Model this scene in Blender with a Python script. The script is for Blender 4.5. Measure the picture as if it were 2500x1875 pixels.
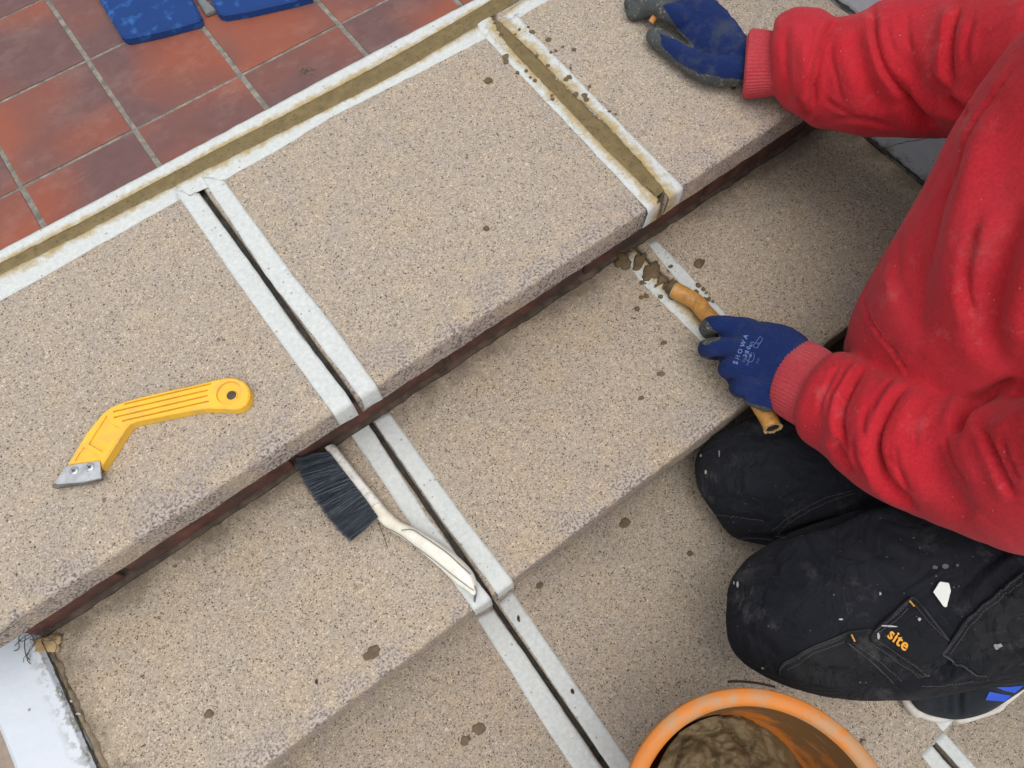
import bpy, bmesh, math, random
import numpy as np
from mathutils import Vector, Matrix, noise
from mathutils.bvhtree import BVHTree

random.seed(7); rng = np.random.default_rng(7)
for o in list(bpy.data.objects): bpy.data.objects.remove(o)
SC = bpy.context.scene
COL = SC.collection
# ------------------------------------------------------------------ camera
YAW, PITCH, ROLL, FPX, HCAM = .57399, 1.14889, -.064771, 1816.0, .73
CX, CY = 1250.0, 937.5
def _axes():
    cy, sy = math.cos(YAW), math.sin(YAW)
    f = np.array([sy*math.cos(PITCH), cy*math.cos(PITCH), -math.sin(PITCH)])
    r = np.array([cy, -sy, 0.]); u = np.cross(r, f)
    c, s = math.cos(ROLL), math.sin(ROLL)
    return c*r+s*u, -s*r+c*u, f
AR, AU, AF = _axes(); AC = np.array([0, 0, HCAM])
cam = bpy.data.cameras.new('camera'); camo = bpy.data.objects.new('camera', cam); COL.objects.link(camo)
cam.sensor_width = 36; cam.lens = 36*FPX/2500; cam.clip_start = .01; cam.clip_end = 4000
camo.matrix_world = Matrix(((AR[0], AU[0], -AF[0], 0), (AR[1], AU[1], -AF[1], 0), (AR[2], AU[2], -AF[2], HCAM), (0, 0, 0, 1)))
SC.camera = camo
# ------------------------------------------------------------------ sky, sun, exposure (bright overcast)
SUN_EL, SUN_AZ = math.radians(74), math.radians(195)     # azimuth clockwise from +Y
w = bpy.data.worlds.new('World'); SC.world = w; w.use_nodes = True
nt = w.node_tree; bg = nt.nodes['Background']
sky = nt.nodes.new('ShaderNodeTexSky'); sky.sky_type = 'NISHITA'; sky.sun_disc = False
sky.sun_elevation = SUN_EL; sky.sun_rotation = SUN_AZ; sky.air_density = 1.0; sky.dust_density = 4.0; sky.ozone_density = 1.0
hs = nt.nodes.new('ShaderNodeHueSaturation'); hs.inputs['Saturation'].default_value = .25
nt.links.new(sky.outputs[0], hs.inputs['Color']); nt.links.new(hs.outputs[0], bg.inputs[0])
bg.inputs[1].default_value = .15
sl = bpy.data.lights.new('sun', 'SUN'); sl.energy = 1.0; sl.angle = math.radians(80); sl.color = (1, .96, .9)
so = bpy.data.objects.new('sun', sl); COL.objects.link(so)
sd = Vector((math.sin(SUN_AZ)*math.cos(SUN_EL), math.cos(SUN_AZ)*math.cos(SUN_EL), math.sin(SUN_EL)))
so.rotation_euler = sd.to_track_quat('Z', 'Y').to_euler(); so.location = (0, 0, 5)
SC.cycles.max_bounces = 5; SC.cycles.diffuse_bounces = 4; SC.cycles.glossy_bounces = 2; SC.cycles.transmission_bounces = 1
vs = SC.view_settings; vs.view_transform = 'Standard'; vs.look = 'None'; vs.exposure = 0.24; vs.gamma = 1; vs.use_curve_mapping = False

# ------------------------------------------------------------------ helpers
Z1, Z2, Z3 = 0.0, -.1455, -.273           # the three treads
Y1, Y2 = .363, .130                        # front edges of treads 1 and 2
def ray(x, y): return AR*(x-CX)/FPX-AU*(y-CY)/FPX+AF
def at(x, y, z=0.):                        # where the line of sight of a photo pixel meets the level z
    d = ray(x, y); return Vector(AC+d*(z-HCAM)/d[2])
def aty(x, y, Y):
    d = ray(x, y); return Vector(AC+d*Y/d[1])
def projs(V):
    v = np.asarray(V)-AC; wz = v@AF
    return np.stack([CX+FPX*(v@AR)/wz, CY-FPX*(v@AU)/wz], 1)
def link(name, me, mat=None, parent=None, smooth=False, base=True):
    o = bpy.data.objects.new(name, me); COL.objects.link(o)
    if mat and not me.materials: me.materials.append(mat)
    if smooth: me.polygons.foreach_set('use_smooth', [True]*len(me.polygons))
    if parent: o.parent = parent; o.matrix_parent_inverse = Matrix.Translation(-parent.location)
    return o
def mk(name, V, F, mat=None, parent=None, smooth=False, base=True, uv=None):
    V = [Vector(v) for v in V]
    c = Vector((0, 0, 0))
    if base and V:
        c = Vector(((min(v.x for v in V)+max(v.x for v in V))/2, (min(v.y for v in V)+max(v.y for v in V))/2, min(v.z for v in V)))
    me = bpy.data.meshes.new(name); me.from_pydata([v-c for v in V], [], F); me.update()
    if uv:
        l = me.uv_layers.new(name='UVMap')
        for i, lp in enumerate(me.loops): l.data[i].uv = uv[lp.vertex_index]
    o = link(name, me, mat, None, smooth)
    o.location = c
    if parent: o.parent = parent; o.matrix_parent_inverse = Matrix.Translation(-parent.location)
    return o
def empty(name, loc=(0, 0, 0)):
    o = bpy.data.objects.new(name, None); COL.objects.link(o); o.location = loc; o.empty_display_size = .05; return o
def tag(o, label=None, cat=None, group=None, kind=None):
    if label: o['label'] = label
    if cat: o['category'] = cat
    if group: o['group'] = group
    if kind: o['kind'] = kind
    return o
def resample(P, step=None, n=None):
    P = [Vector(p) for p in P]; L = [0]
    for a, b in zip(P, P[1:]): L.append(L[-1]+(b-a).length)
    if n is None: n = max(2, int(L[-1]/step)+1)
    out = []; k = 0
    for i in range(n):
        s = L[-1]*i/(n-1)
        while k < len(P)-2 and L[k+1] < s: k += 1
        t = (s-L[k])/max(1e-9, L[k+1]-L[k]); out.append(P[k].lerp(P[k+1], t))
    return out
def crom(P, n):                            # smooth curve through points
    P = [Vector(p) for p in P]; Q = [P[0]*2-P[1]]+P+[P[-1]*2-P[-2]]; out = []
    for i in range(1, len(Q)-2):
        for k in range(n):
            t = k/n; a, b, c, d = Q[i-1:i+3]
            out.append(.5*((2*b)+(c-a)*t+(2*a-5*b+4*c-d)*t*t+(3*b-a-3*c+d)*t**3))
    return out+[P[-1]]
# ------------------------------------------------------------------ materials
class G:
    def __init__(s, name):
        s.m = bpy.data.materials.new(name); s.m.use_nodes = True; s.t = s.m.node_tree
        s.b = s.t.nodes['Principled BSDF']; s.pos = s.n('ShaderNodeNewGeometry').outputs['Position']
        s.obj = s.n('ShaderNodeTexCoord').outputs['Object']
    def n(s, ty, **kw):
        x = s.t.nodes.new(ty)
        for k, v in kw.items(): setattr(x, k, v)
        return x
    def put(s, sock, v):
        if isinstance(v, bpy.types.NodeSocket): s.t.links.new(v, sock)
        elif isinstance(v, (tuple, list)) and len(v) == 3 and sock.type == 'RGBA': sock.default_value = (*v, 1)
        else: sock.default_value = v
    def noise(s, scale, detail=3, rough=.5, vec=None, dist=0):
        x = s.n('ShaderNodeTexNoise'); s.put(x.inputs['Vector'], vec or s.pos); x.inputs['Scale'].default_value = scale
        x.inputs['Detail'].default_value = detail; x.inputs['Roughness'].default_value = rough; x.inputs['Distortion'].default_value = dist
        return x.outputs['Fac']
    def vor(s, scale, vec=None, out='Color', rnd=1):
        x = s.n('ShaderNodeTexVoronoi'); s.put(x.inputs['Vector'], vec or s.pos); x.inputs['Scale'].default_value = scale
        x.inputs['Randomness'].default_value = rnd
        return x.outputs[out]
    def vorn(s, scale, vec=None):
        x = s.n('ShaderNodeTexVoronoi'); s.put(x.inputs['Vector'], vec or s.pos); x.inputs['Scale'].default_value = scale
        return x.outputs['Color'], x.outputs['Distance']
    def ramp(s, f, stops, interp='LINEAR'):
        x = s.n('ShaderNodeValToRGB'); s.put(x.inputs[0], f); r = x.color_ramp; r.interpolation = interp
        while len(r.elements) > 1: r.elements.remove(r.elements[-1])
        for i, (p, c) in enumerate(stops):
            e = r.elements[0] if i == 0 else r.elements.new(p)
            e.position = p; e.color = (c, c, c, 1) if not isinstance(c, (tuple, list)) else (*c, 1)
        return x.outputs[0]
    def mix(s, f, a, b, mode='MIX'):
        x = s.n('ShaderNodeMix', data_type='RGBA', blend_type=mode); s.put(x.inputs[0], f); s.put(x.inputs[6], a); s.put(x.inputs[7], b)
        return x.outputs[2]
    def math(s, op, a, b=0., c=0., clamp=False):
        x = s.n('ShaderNodeMath', operation=op, use_clamp=clamp); s.put(x.inputs[0], a); s.put(x.inputs[1], b); s.put(x.inputs[2], c)
        return x.outputs[0]
    def rng(s, v, a, b, c=0., d=1.):
        x = s.n('ShaderNodeMapRange'); s.put(x.inputs[0], v)
        for i, q in enumerate((a, b, c, d)): x.inputs[i+1].default_value = q
        return x.outputs[0]
    def sep(s, v):
        x = s.n('ShaderNodeSeparateXYZ'); s.put(x.inputs[0], v); return x.outputs
    def mapv(s, v, scale=(1, 1, 1), rot=(0, 0, 0), loc=(0, 0, 0)):
        x = s.n('ShaderNodeMapping'); s.put(x.inputs[0], v); x.inputs['Scale'].default_value = scale
        x.inputs['Rotation'].default_value = rot; x.inputs['Location'].default_value = loc; return x.outputs[0]
    def bump(s, h, strength=.5, dist=.001, prev=None):
        x = s.n('ShaderNodeBump'); s.put(x.inputs['Height'], h); x.inputs['Strength'].default_value = strength; x.inputs['Distance'].default_value = dist
        if prev: s.put(x.inputs['Normal'], prev)
        return x.outputs[0]
    def out(s, col, rough=.8, normal=None, metal=0., spec=None, sheen=None):
        s.put(s.b.inputs['Base Color'], col); s.put(s.b.inputs['Roughness'], rough); s.put(s.b.inputs['Metallic'], metal)
        if normal: s.put(s.b.inputs['Normal'], normal)
        if spec is not None: s.put(s.b.inputs['Specular IOR Level'], spec)
        if sheen is not None: s.put(s.b.inputs['Sheen Weight'], sheen); s.b.inputs['Sheen Roughness'].default_value = .5
        return s.m

XL0 = -.402
def stone(name, yf, base=(.43, .368, .298), warm=(.43, .358, .272), grey=(.395, .345, .292)):
    g = G(name)
    A = g.vorn(760); B = g.vorn(400, g.mapv(g.pos, loc=(3.1, 1.7, .4))); Cn = g.vorn(95, g.mapv(g.pos, loc=(1, 2, 3)))
    sx = g.sep(A[0]); sy = g.sep(B[0]); s3 = g.sep(Cn[0])
    big = g.noise(7, 3, .65)
    col = g.mix(g.ramp(big, [(.36, 0.), (.64, 1.)]), base, warm)
    n2 = g.noise(22, 3, .7)
    col = g.mix(g.ramp(n2, [(.40, 0.), (.62, .9)]), col, grey)
    mid = g.noise(150, 2, .7); col = g.mix(1, col, g.ramp(mid, [(.3, .88), (.5, 1.), (.72, 1.09)]), 'MULTIPLY')
    # single sand grains: tone varies grain by grain
    col = g.mix(1, col, g.ramp(sx[0], [(0, .40), (.12, .67), (.25, .91), (.75, 1.05), (.94, 1.2), (1, 1.65)]), 'MULTIPLY')
    darkpit = g.math('MULTIPLY', g.math('LESS_THAN', sy[1], .115), g.math('LESS_THAN', B[1], g.math('MULTIPLY', sy[2], .48)))
    col = g.mix(g.math('MULTIPLY', darkpit, .85), col, (.055, .043, .037))
    pebble = g.math('MULTIPLY', g.math('LESS_THAN', s3[0], .05), g.math('LESS_THAN', Cn[1], .22))
    col = g.mix(g.math('MULTIPLY', pebble, .75), col, g.mix(s3[1], (.10, .075, .07), (.6, .56, .5)))
    n3 = g.noise(330, 1, .6)
    if yf > -1:  # worn nosing: pitted purple grey patches along the front edge
        band = g.rng(g.sep(g.pos)[1], yf-.01, yf+.055, 1, 0)
        wear = g.math('MULTIPLY', band, g.ramp(n2, [(.42, 0.), (.53, 1.)]))
        wcol = g.mix(g.ramp(n3, [(.40, 0.), (.56, 1.)]), (.10, .083, .09), (.46, .405, .37))
        col = g.mix(g.math('MULTIPLY', wear, .9), col, wcol)
    oi = g.n('ShaderNodeObjectInfo').outputs['Random']
    col = g.mix(1, col, g.mix(oi, (.93, .92, .905), (1.05, 1.045, 1.03)), 'MULTIPLY')
    if yf == Y2:  # grime gathered against the wall and the riser
        xyz = g.sep(g.pos); gr = g.math('MAXIMUM', g.rng(xyz[0], XL0, XL0+.07, 1, 0), g.math('MAXIMUM', g.rng(xyz[1], .34, .40, 0, 1), g.rng(xyz[0], .80, .876, 0, 1)))
        gm = g.ramp(g.math('ADD', g.math('MULTIPLY', gr, .75), g.math('MULTIPLY', g.math('SUBTRACT', n2, .5), 1.3)), [(.35, 0.), (.8, .75)])
        col = g.mix(gm, col, g.mix(n3, (.10, .078, .05), (.22, .175, .115)))
    h = g.math('ADD', g.math('MULTIPLY', sx[2], .7), g.math('ADD', g.math('MULTIPLY', darkpit, -1.6), n3))
    return g.out(col, .9, g.bump(h, .6, .0011), spec=.2)
def plain(name, col, rough=.7, var=.25, scale=30, bump=.3, bscale=200, metal=0, spec=None, obj=True, dirt=None, dirtamt=.5, dirtscale=12):
    g = G(name); v = g.obj if obj else g.pos
    n = g.noise(scale, 4, .6, vec=v)
    c = g.mix(1, col, g.ramp(n, [(.3, 1-var), (.7, 1+var)]), 'MULTIPLY')
    if dirt: c = g.mix(g.math('MULTIPLY', g.ramp(g.noise(dirtscale, 6, .7, vec=g.mapv(v, loc=(4, 2, 9))), [(.48, 0.), (.66, 1.)]), dirtamt), c, dirt)
    return g.out(c, rough, g.bump(g.noise(bscale, 3, .6, vec=v), bump, .001) if bump else None, metal, spec)

M = {}
M['slab1'] = stone('sandy_stone_top', Y1)
M['slab2'] = stone('sandy_stone_middle', Y2, (.405, .342, .268), (.405, .333, .246), (.375, .323, .264))
M['slab3'] = stone('sandy_stone_bottom', -5, (.385, .328, .262), (.385, .315, .236), (.355, .308, .258))
def tile_mat():
    g = G('quarry_tile')
    oi = g.n('ShaderNodeObjectInfo').outputs['Random']
    v = g.mapv(g.obj, loc=(0, 0, 0)); 
    cmb = g.n('ShaderNodeCombineXYZ'); g.put(cmb.inputs[0], g.math('MULTIPLY', oi, 37.)); g.put(cmb.inputs[1], g.math('MULTIPLY', oi, 91.))
    add = g.n('ShaderNodeVectorMath', operation='ADD'); g.put(add.inputs[0], g.obj); g.put(add.inputs[1], cmb.outputs[0]); v = add.outputs[0]
    red = g.mix(g.noise(14, 3, .6, vec=v), (.235, .058, .031), (.285, .085, .048))
    red = g.mix(g.rng(oi, 0, 1, 0, .5), red, (.25, .085, .055))
    burn = g.math('MULTIPLY', g.ramp(g.noise(5.5, 1, .4, vec=v, dist=.3), [(.40, 0.), (.60, 1.)]), .92)
    col = g.mix(burn, red, g.mix(g.noise(60, 3, .6, vec=v), (.095, .05, .052), (.15, .085, .08)))
    dust = g.math('MULTIPLY', g.ramp(g.noise(24, 6, .7, vec=v), [(.5, 0.), (.8, 1.)]), .22)
    col = g.mix(dust, col, (.42, .30, .25))
    sp = g.vor(60, vec=v); fleck = g.math('MULTIPLY', g.math('LESS_THAN', g.sep(sp)[0], .05), g.math('LESS_THAN', g.vor(60, vec=v, out='Distance'), .07))
    col = g.mix(g.math('MULTIPLY', fleck, .7), col, (.6, .48, .4))
    scr = g.ramp(g.noise(30, 8, .8, vec=g.mapv(v, scale=(1, 14, 1), rot=(0, 0, .5))), [(.58, 0.), (.68, 1.)])
    scr = g.math('MULTIPLY', scr, g.ramp(g.noise(16, 2, .5, vec=v), [(.52, 0.), (.7, .45)]))
    col = g.mix(scr, col, (.55, .46, .4))
    return g.out(col, g.rng(g.noise(40, 4, .6, vec=v), .3, .7, .36, .6), g.bump(g.noise(70, 4, .6, vec=v), .25, .0012), spec=.45)
M['tile'] = tile_mat()
M['grout'] = plain('cement_grout', (.21, .195, .165), .95, .4, 90, .8, 350, obj=False, dirt=(.10, .095, .08), dirtscale=40)
M['oldmortar'] = plain('old_dark_mortar', (.095, .068, .05), .95, .5, 60, 1., 260, obj=False, dirt=(.03, .027, .022), dirtscale=30)
M['gapbed'] = plain('dark_joint_bed', (.05, .047, .042), .95, .5, 120, 1., 400, obj=False)
M['brick'] = plain('old_red_brick', (.12, .048, .036), .9, .5, 40, 1., 220, obj=False, dirt=(.06, .046, .036), dirtamt=.95, dirtscale=16)
def mortar(name, col, wet=.55):
    g = G(name); n = g.noise(70, 5, .65)
    c = g.mix(1, col, g.ramp(n, [(.3, .78), (.7, 1.18)]), 'MULTIPLY')
    c = g.mix(g.math('MULTIPLY', g.math('LESS_THAN', g.sep(g.vor(400))[0], .08), .5), c, (.07, .055, .03))
    return g.out(c, wet, g.bump(g.noise(420, 3, .7), .6, .0012), spec=.3)
M['mortar'] = mortar('wet_ochre_mortar', (.175, .130, .058), .6)
M['mortar_dark'] = mortar('wet_brown_mortar', (.135, .095, .048), .65)
M['splash'] = mortar('brown_slurry', (.135, .098, .056), .6)
def tape_mat(name, smear, bias=-.72):
    g = G(name); n1 = g.noise(190, 3, .75)
    c = g.mix(g.ramp(n1, [(.32, 0.), (.68, 1.)]), (.49, .52, .51), (.62, .645, .63))
    c = g.mix(g.ramp(g.noise(28, 4, .65), [(.42, 0.), (.75, .45)]), c, (.48, .505, .49))
    V_ = g.vorn(210); sp = g.math('MULTIPLY', g.math('LESS_THAN', g.sep(V_[0])[0], .04), g.math('LESS_THAN', V_[1], .28))
    c = g.mix(g.math('MULTIPLY', sp, .6), c, (.16, .13, .10))
    if smear:
        uv = g.n('ShaderNodeTexCoord').outputs['UV']; v = g.sep(uv)[1]
        n = g.noise(48, 8, .8)
        f = g.math('SUBTRACT', g.math('ADD', g.math('MULTIPLY', n, 2.1), bias), g.math('MULTIPLY', v, smear))
        c = g.mix(g.ramp(f, [(.0, 0.), (.2, .45), (.5, .92)]), c, g.mix(n1, (.27, .18, .06), (.50, .39, .18)))
    uvx = g.n('ShaderNodeTexCoord').outputs['UV']
    return g.out(c, .8, g.bump(n1, .5, .0008), spec=.2)
M['tape'] = tape_mat('white_masking_tape', 0)
M['tape_s'] = tape_mat('mortar_smeared_masking_tape', 1.25, -.55)
M['tape_d'] = tape_mat('dirty_masking_tape', .72, -.50)
def paint():
    g = G('white_wall_paint'); c = g.mix(g.noise(18, 5, .6), (.54, .59, .65), (.61, .66, .715))
    c = g.mix(g.math('MULTIPLY', g.ramp(g.noise(60, 6, .75), [(.60, 0.), (.70, 1.)]), .35), c, (.35, .36, .35))
    sp = g.math('MULTIPLY', g.math('LESS_THAN', g.sep(g.vor(130))[0], .03), g.math('LESS_THAN', g.vor(130, out='Distance'), .25))
    c = g.mix(g.math('MULTIPLY', sp, .7), c, (.15, .14, .12))
    z = g.sep(g.pos)[2]
    low = g.math('MAXIMUM', g.math('MULTIPLY', g.math('MULTIPLY', g.rng(z, Z2, Z2+.022, 1, 0), g.math('GREATER_THAN', z, Z2-.02)), g.math('GREATER_THAN', g.sep(g.pos)[0], 0.)), g.math('MULTIPLY', g.rng(g.sep(g.pos)[0], XL0-.022, XL0, 0, .9), g.math('LESS_THAN', g.sep(g.pos)[0], 0.))); lowm = g.math('MULTIPLY', low, g.ramp(g.noise(70, 5, .7), [(.50, 0.), (.56, 1.)]))
    c = g.mix(lowm, c, (.24, .21, .17))
    return g.out(c, .75, g.bump(g.noise(45, 5, .6), .5, .003), spec=.3)
M['paint'] = paint()
M['flake'] = plain('grey_paint_flake', (.42, .44, .43), .8, .3, 60, .3, 200)
M['coping'] = plain('weathered_coping', (.30, .24, .19), .9, .3, 30, .7, 200, obj=False)
M['dirt'] = plain('black_dirt', (.045, .038, .028), .95, .5, 80, 1., 300, obj=False)
M['moss'] = plain('mossy_dirt', (.19, .15, .10), .95, .5, 60, 1., 300, obj=False)
def fabric(name, col, fade, rough=.95, fs=10, knit=900, amt=.5, sheen=.08, dust=None, crease=12, crs=.16):
    g = G(name); c = g.mix(1, col, g.ramp(g.noise(330, 3, .8), [(.3, .80), (.7, 1.2)]), 'MULTIPLY')
    c = g.mix(g.math('MULTIPLY', g.ramp(g.noise(fs, 5, .6), [(.42, 0.), (.72, 1.)]), amt), c, fade)
    if dust:
        d = g.math('MULTIPLY', g.math('LESS_THAN', g.sep(g.vor(260))[0], .05), g.math('LESS_THAN', g.vor(260, out='Distance'), .2))
        d = g.math('MULTIPLY', d, g.ramp(g.noise(11, 3, .6), [(.44, 0.), (.6, 1.)]))
        c = g.mix(g.math('MULTIPLY', d, .6), c, dust)
        sm = g.math('MULTIPLY', g.ramp(g.noise(17, 7, .75, vec=g.mapv(g.pos, loc=(2, 5, 1))), [(.56, 0.), (.75, 1.)]), .22)
        c = g.mix(sm, c, dust)
    rid = g.math('ABSOLUTE', g.math('SUBTRACT', g.noise(crease, 3, .5, dist=1.4), .5))
    nb = g.bump(g.ramp(rid, [(0., 0.), (.16, 1.)]), crs, .006); nb = g.bump(g.noise(knit, 2, .7), .6, .0008, nb)
    return g.out(c, rough, nb, spec=.15, sheen=sheen)
M['red'] = fabric('red_sweatshirt_fleece', (.47, .018, .029), (.55, .055, .072), fs=6, amt=.4, dust=(.6, .3, .28))
M['cuff'] = fabric('faded_red_ribbing', (.44, .05, .062), (.55, .13, .14), amt=.5, crs=.0)
M['black'] = fabric('black_work_trouser_cotton', (.0095, .0105, .0145), (.020, .0215, .026), fs=7, sheen=.02, amt=.7, dust=(.22, .21, .2), crease=16, crs=.55)
M['black2'] = fabric('worn_black_cotton', (.012, .013, .016), (.03, .031, .032), fs=9, sheen=.02, amt=.7, dust=(.25, .24, .22), crease=18, crs=.5)
M['black3'] = fabric('faded_black_cotton_edge', (.02, .021, .024), (.07, .07, .07), fs=30, sheen=.02, amt=.9, crs=0.)
M['thread'] = plain('grey_thread', (.085, .085, .09), .8, .3, 400, 0)
M['thread_y'] = plain('yellow_thread', (.55, .27, .05), .8, .2, 400, 0)
M['site'] = plain('orange_embroidery', (.72, .32, .03), .8, .2, 500, .5, 900)
M['print'] = plain('pale_blue_print', (.11, .18, .40), .8, .3, 500, 0)
def glove_mat(name, dirty):
    g = G(name); c = g.mix(g.noise(40, 4, .6), (.007, .020, .100), (.011, .031, .145))
    nz = g.sep(g.n('ShaderNodeNewGeometry').outputs['Normal'])[2]
    # coated palm and fingertips, caked with dried mortar
    at_ = g.n('ShaderNodeAttribute', attribute_name='coat'); a = at_.outputs['Fac']
    n = g.noise(70, 6, .7)
    f = g.ramp(g.math('ADD', a, g.math('MULTIPLY', g.math('SUBTRACT', n, .5), .9)), [(.42, 0.), (.58, 1.)])
    coat = g.mix(g.noise(130, 5, .7), (.020, .028, .045), (.11, .115, .10))
    coat = g.mix(g.ramp(g.noise(220, 5, .75), [(.56, 0.), (.68, 1.)]), coat, (.33, .31, .25))
    c = g.mix(f, c, coat)
    c = g.mix(g.math('MULTIPLY', g.ramp(g.noise(28, 6, .7, vec=g.mapv(g.pos, loc=(1, 8, 3))), [(.5, 0.), (.72, 1.)]), dirty), c, (.07, .085, .10))
    wv = g.n('ShaderNodeTexWave', wave_type='BANDS', bands_direction='Y'); wv.inputs['Scale'].default_value = 150; wv.inputs['Distortion'].default_value = 1.2; wv.inputs['Detail'].default_value = 2
    uvn = g.n('ShaderNodeAttribute', attribute_name='hc'); g.put(wv.inputs['Vector'], uvn.outputs['Vector'])
    h = g.math('MULTIPLY', wv.outputs['Fac'], g.math('SUBTRACT', 1.2, f))
    nb = g.bump(h, .8, .0011); nb = g.bump(g.noise(500, 3, .6), .4, .0006, nb)
    return g.out(c, g.rng(f, 0, 1, .95, .6), nb, spec=.2, sheen=.04)
M['gloveL'] = glove_mat('blue_knit_glove', .25)
M['gloveR'] = glove_mat('dirty_blue_knit_glove', .8)
M['tube'] = plain('tan_varnished_tube', (.50, .245, .055), .45, .25, 50, .25, 150, obj=False, dirt=(.20, .10, .03), dirtscale=45, dirtamt=.8)
M['tubecut'] = plain('raw_cut_edge', (.50, .36, .17), .8, .3, 100, .5, 300)
M['dark'] = plain('dark_inside', (.03, .02, .012), .9, .3, 50, 0)
M['yellow'] = plain('yellow_plastic', (.80, .47, .04), .52, .07, 25, .25, 300, dirt=(.52, .33, .12), dirtamt=.5, dirtscale=45)
M['steel'] = plain('scuffed_steel', (.48, .50, .52), .5, .2, 60, .4, 260, metal=.65, dirt=(.35, .35, .34), dirtscale=90)
M['grit'] = plain('tungsten_grit', (.13, .125, .11), .8, .4, 200, 1., 700)
M['whiteplastic'] = plain('yellowed_white_plastic', (.74, .72, .64), .5, .06, 20, .15, 200, dirt=(.52, .46, .30), dirtamt=.55, dirtscale=28)
M['whitescuff'] = plain('scuffed_white_plastic', (.66, .64, .60), .65, .1, 30, .3, 300, dirt=(.30, .27, .25), dirtamt=.8, dirtscale=110)
def bristle_mat():
    g = G('blue_black_bristle'); a = g.n('ShaderNodeAttribute', attribute_name='tone').outputs['Fac']
    return g.out(g.mix(a, (.022, .029, .04), (.145, .17, .205)), .42, None, spec=.5)
M['bristle'] = bristle_mat()
M['bristleb'] = plain('dark_bristle_core', (.010, .013, .018), .9, .3, 300, 0)
def bucket_mat():
    g = G('orange_bucket_plastic'); c = g.mix(g.noise(20, 3, .5), (.50, .155, .022), (.58, .205, .035))
    d = g.ramp(g.noise(16, 7, .7), [(.50, 0.), (.57, 1.)]); c = g.mix(g.math('MULTIPLY', d, .7), c, (.36, .24, .13))
    return g.out(c, .5, g.bump(g.noise(180, 3, .6), .3, .001), spec=.35)
M['bucket'] = bucket_mat()
def bucket_in():
    g = G('mortar_stained_bucket_inside'); c = g.mix(g.noise(25, 4, .6), (.42, .115, .014), (.50, .16, .022))
    z = g.sep(g.pos)[2]
    up = g.rng(z, -.20, -.055, 0, .55)
    d = g.ramp(g.math('SUBTRACT', g.noise(13, 6, .65), up), [(.08, 1.), (.2, 0.)])
    c = g.mix(g.math('MULTIPLY', d, .85), c, (.115, .07, .03))
    st = g.ramp(g.noise(30, 6, .7, vec=g.mapv(g.pos, scale=(1, 1, 5), loc=(3, 3, 3))), [(.58, 0.), (.66, 1.)])
    c = g.mix(g.math('MULTIPLY', st, .5), c, (.30, .23, .15))
    return g.out(c, .5, g.bump(g.noise(140, 3, .6), .3, .001), spec=.4)
M['bucketin'] = bucket_in()
def blue_pad():
    g = G('mottled_blue_foam'); c = g.mix(g.noise(25, 4, .6), (.009, .038, .15), (.012, .05, .20))
    sp = g.ramp(g.noise(55, 2, .5), [(.56, 0.), (.76, 1.)]); c = g.mix(g.math('MULTIPLY', sp, .8), c, (.035, .15, .42))
    return g.out(c, .8, g.bump(g.noise(300, 3, .6), .4, .001), spec=.25)
M['pad'] = blue_pad()
M['greyrub'] = plain('grey_rubber', (.16, .165, .17), .6, .3, 40, .4, 150)
M['leaf'] = plain('dry_tan_leaf', (.36, .25, .13), .9, .4, 60, .8, 200)
M['twig'] = plain('dark_dry_twig', (.075, .06, .045), .9, .4, 60, .4, 200)
M['root'] = plain('brown_root_fibre', (.24, .16, .12), .9, .4, 60, .4, 200)
M['filter'] = plain('orange_cigarette_paper', (.65, .28, .08), .8, .1, 60, 0)
M['filterend'] = plain('cigarette_filter_end', (.66, .50, .34), .9, .1, 60, 0)
M['skin'] = plain('skin', (.50, .28, .20), .55, .08, 20, .2, 120)
M['hair'] = plain('short_brown_hair', (.05, .032, .02), .8, .3, 60, .8, 300)
M['rubber'] = plain('off_white_shoe_rubber', (.62, .60, .56), .65, .12, 30, .3, 150, dirt=(.40, .36, .30), dirtamt=.5, dirtscale=40)
M['suede'] = fabric('black_shoe_suede', (.018, .022, .028), (.04, .046, .052), fs=14, sheen=.05, amt=.8)
M['stripe'] = plain('blue_stripe', (.012, .075, .55), .5, .1, 40, .2, 200)
M['ground'] = plain('grey_paving', (.24, .22, .19), .9, .2, 3, .6, 60, obj=False)
M['fleck'] = plain('dried_grey_paint', (.36, .36, .35), .8, .4, 150, .3, 300)
M['scrap'] = plain('torn_white_tape', (.68, .70, .66), .8, .05, 60, .3, 200)

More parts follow.
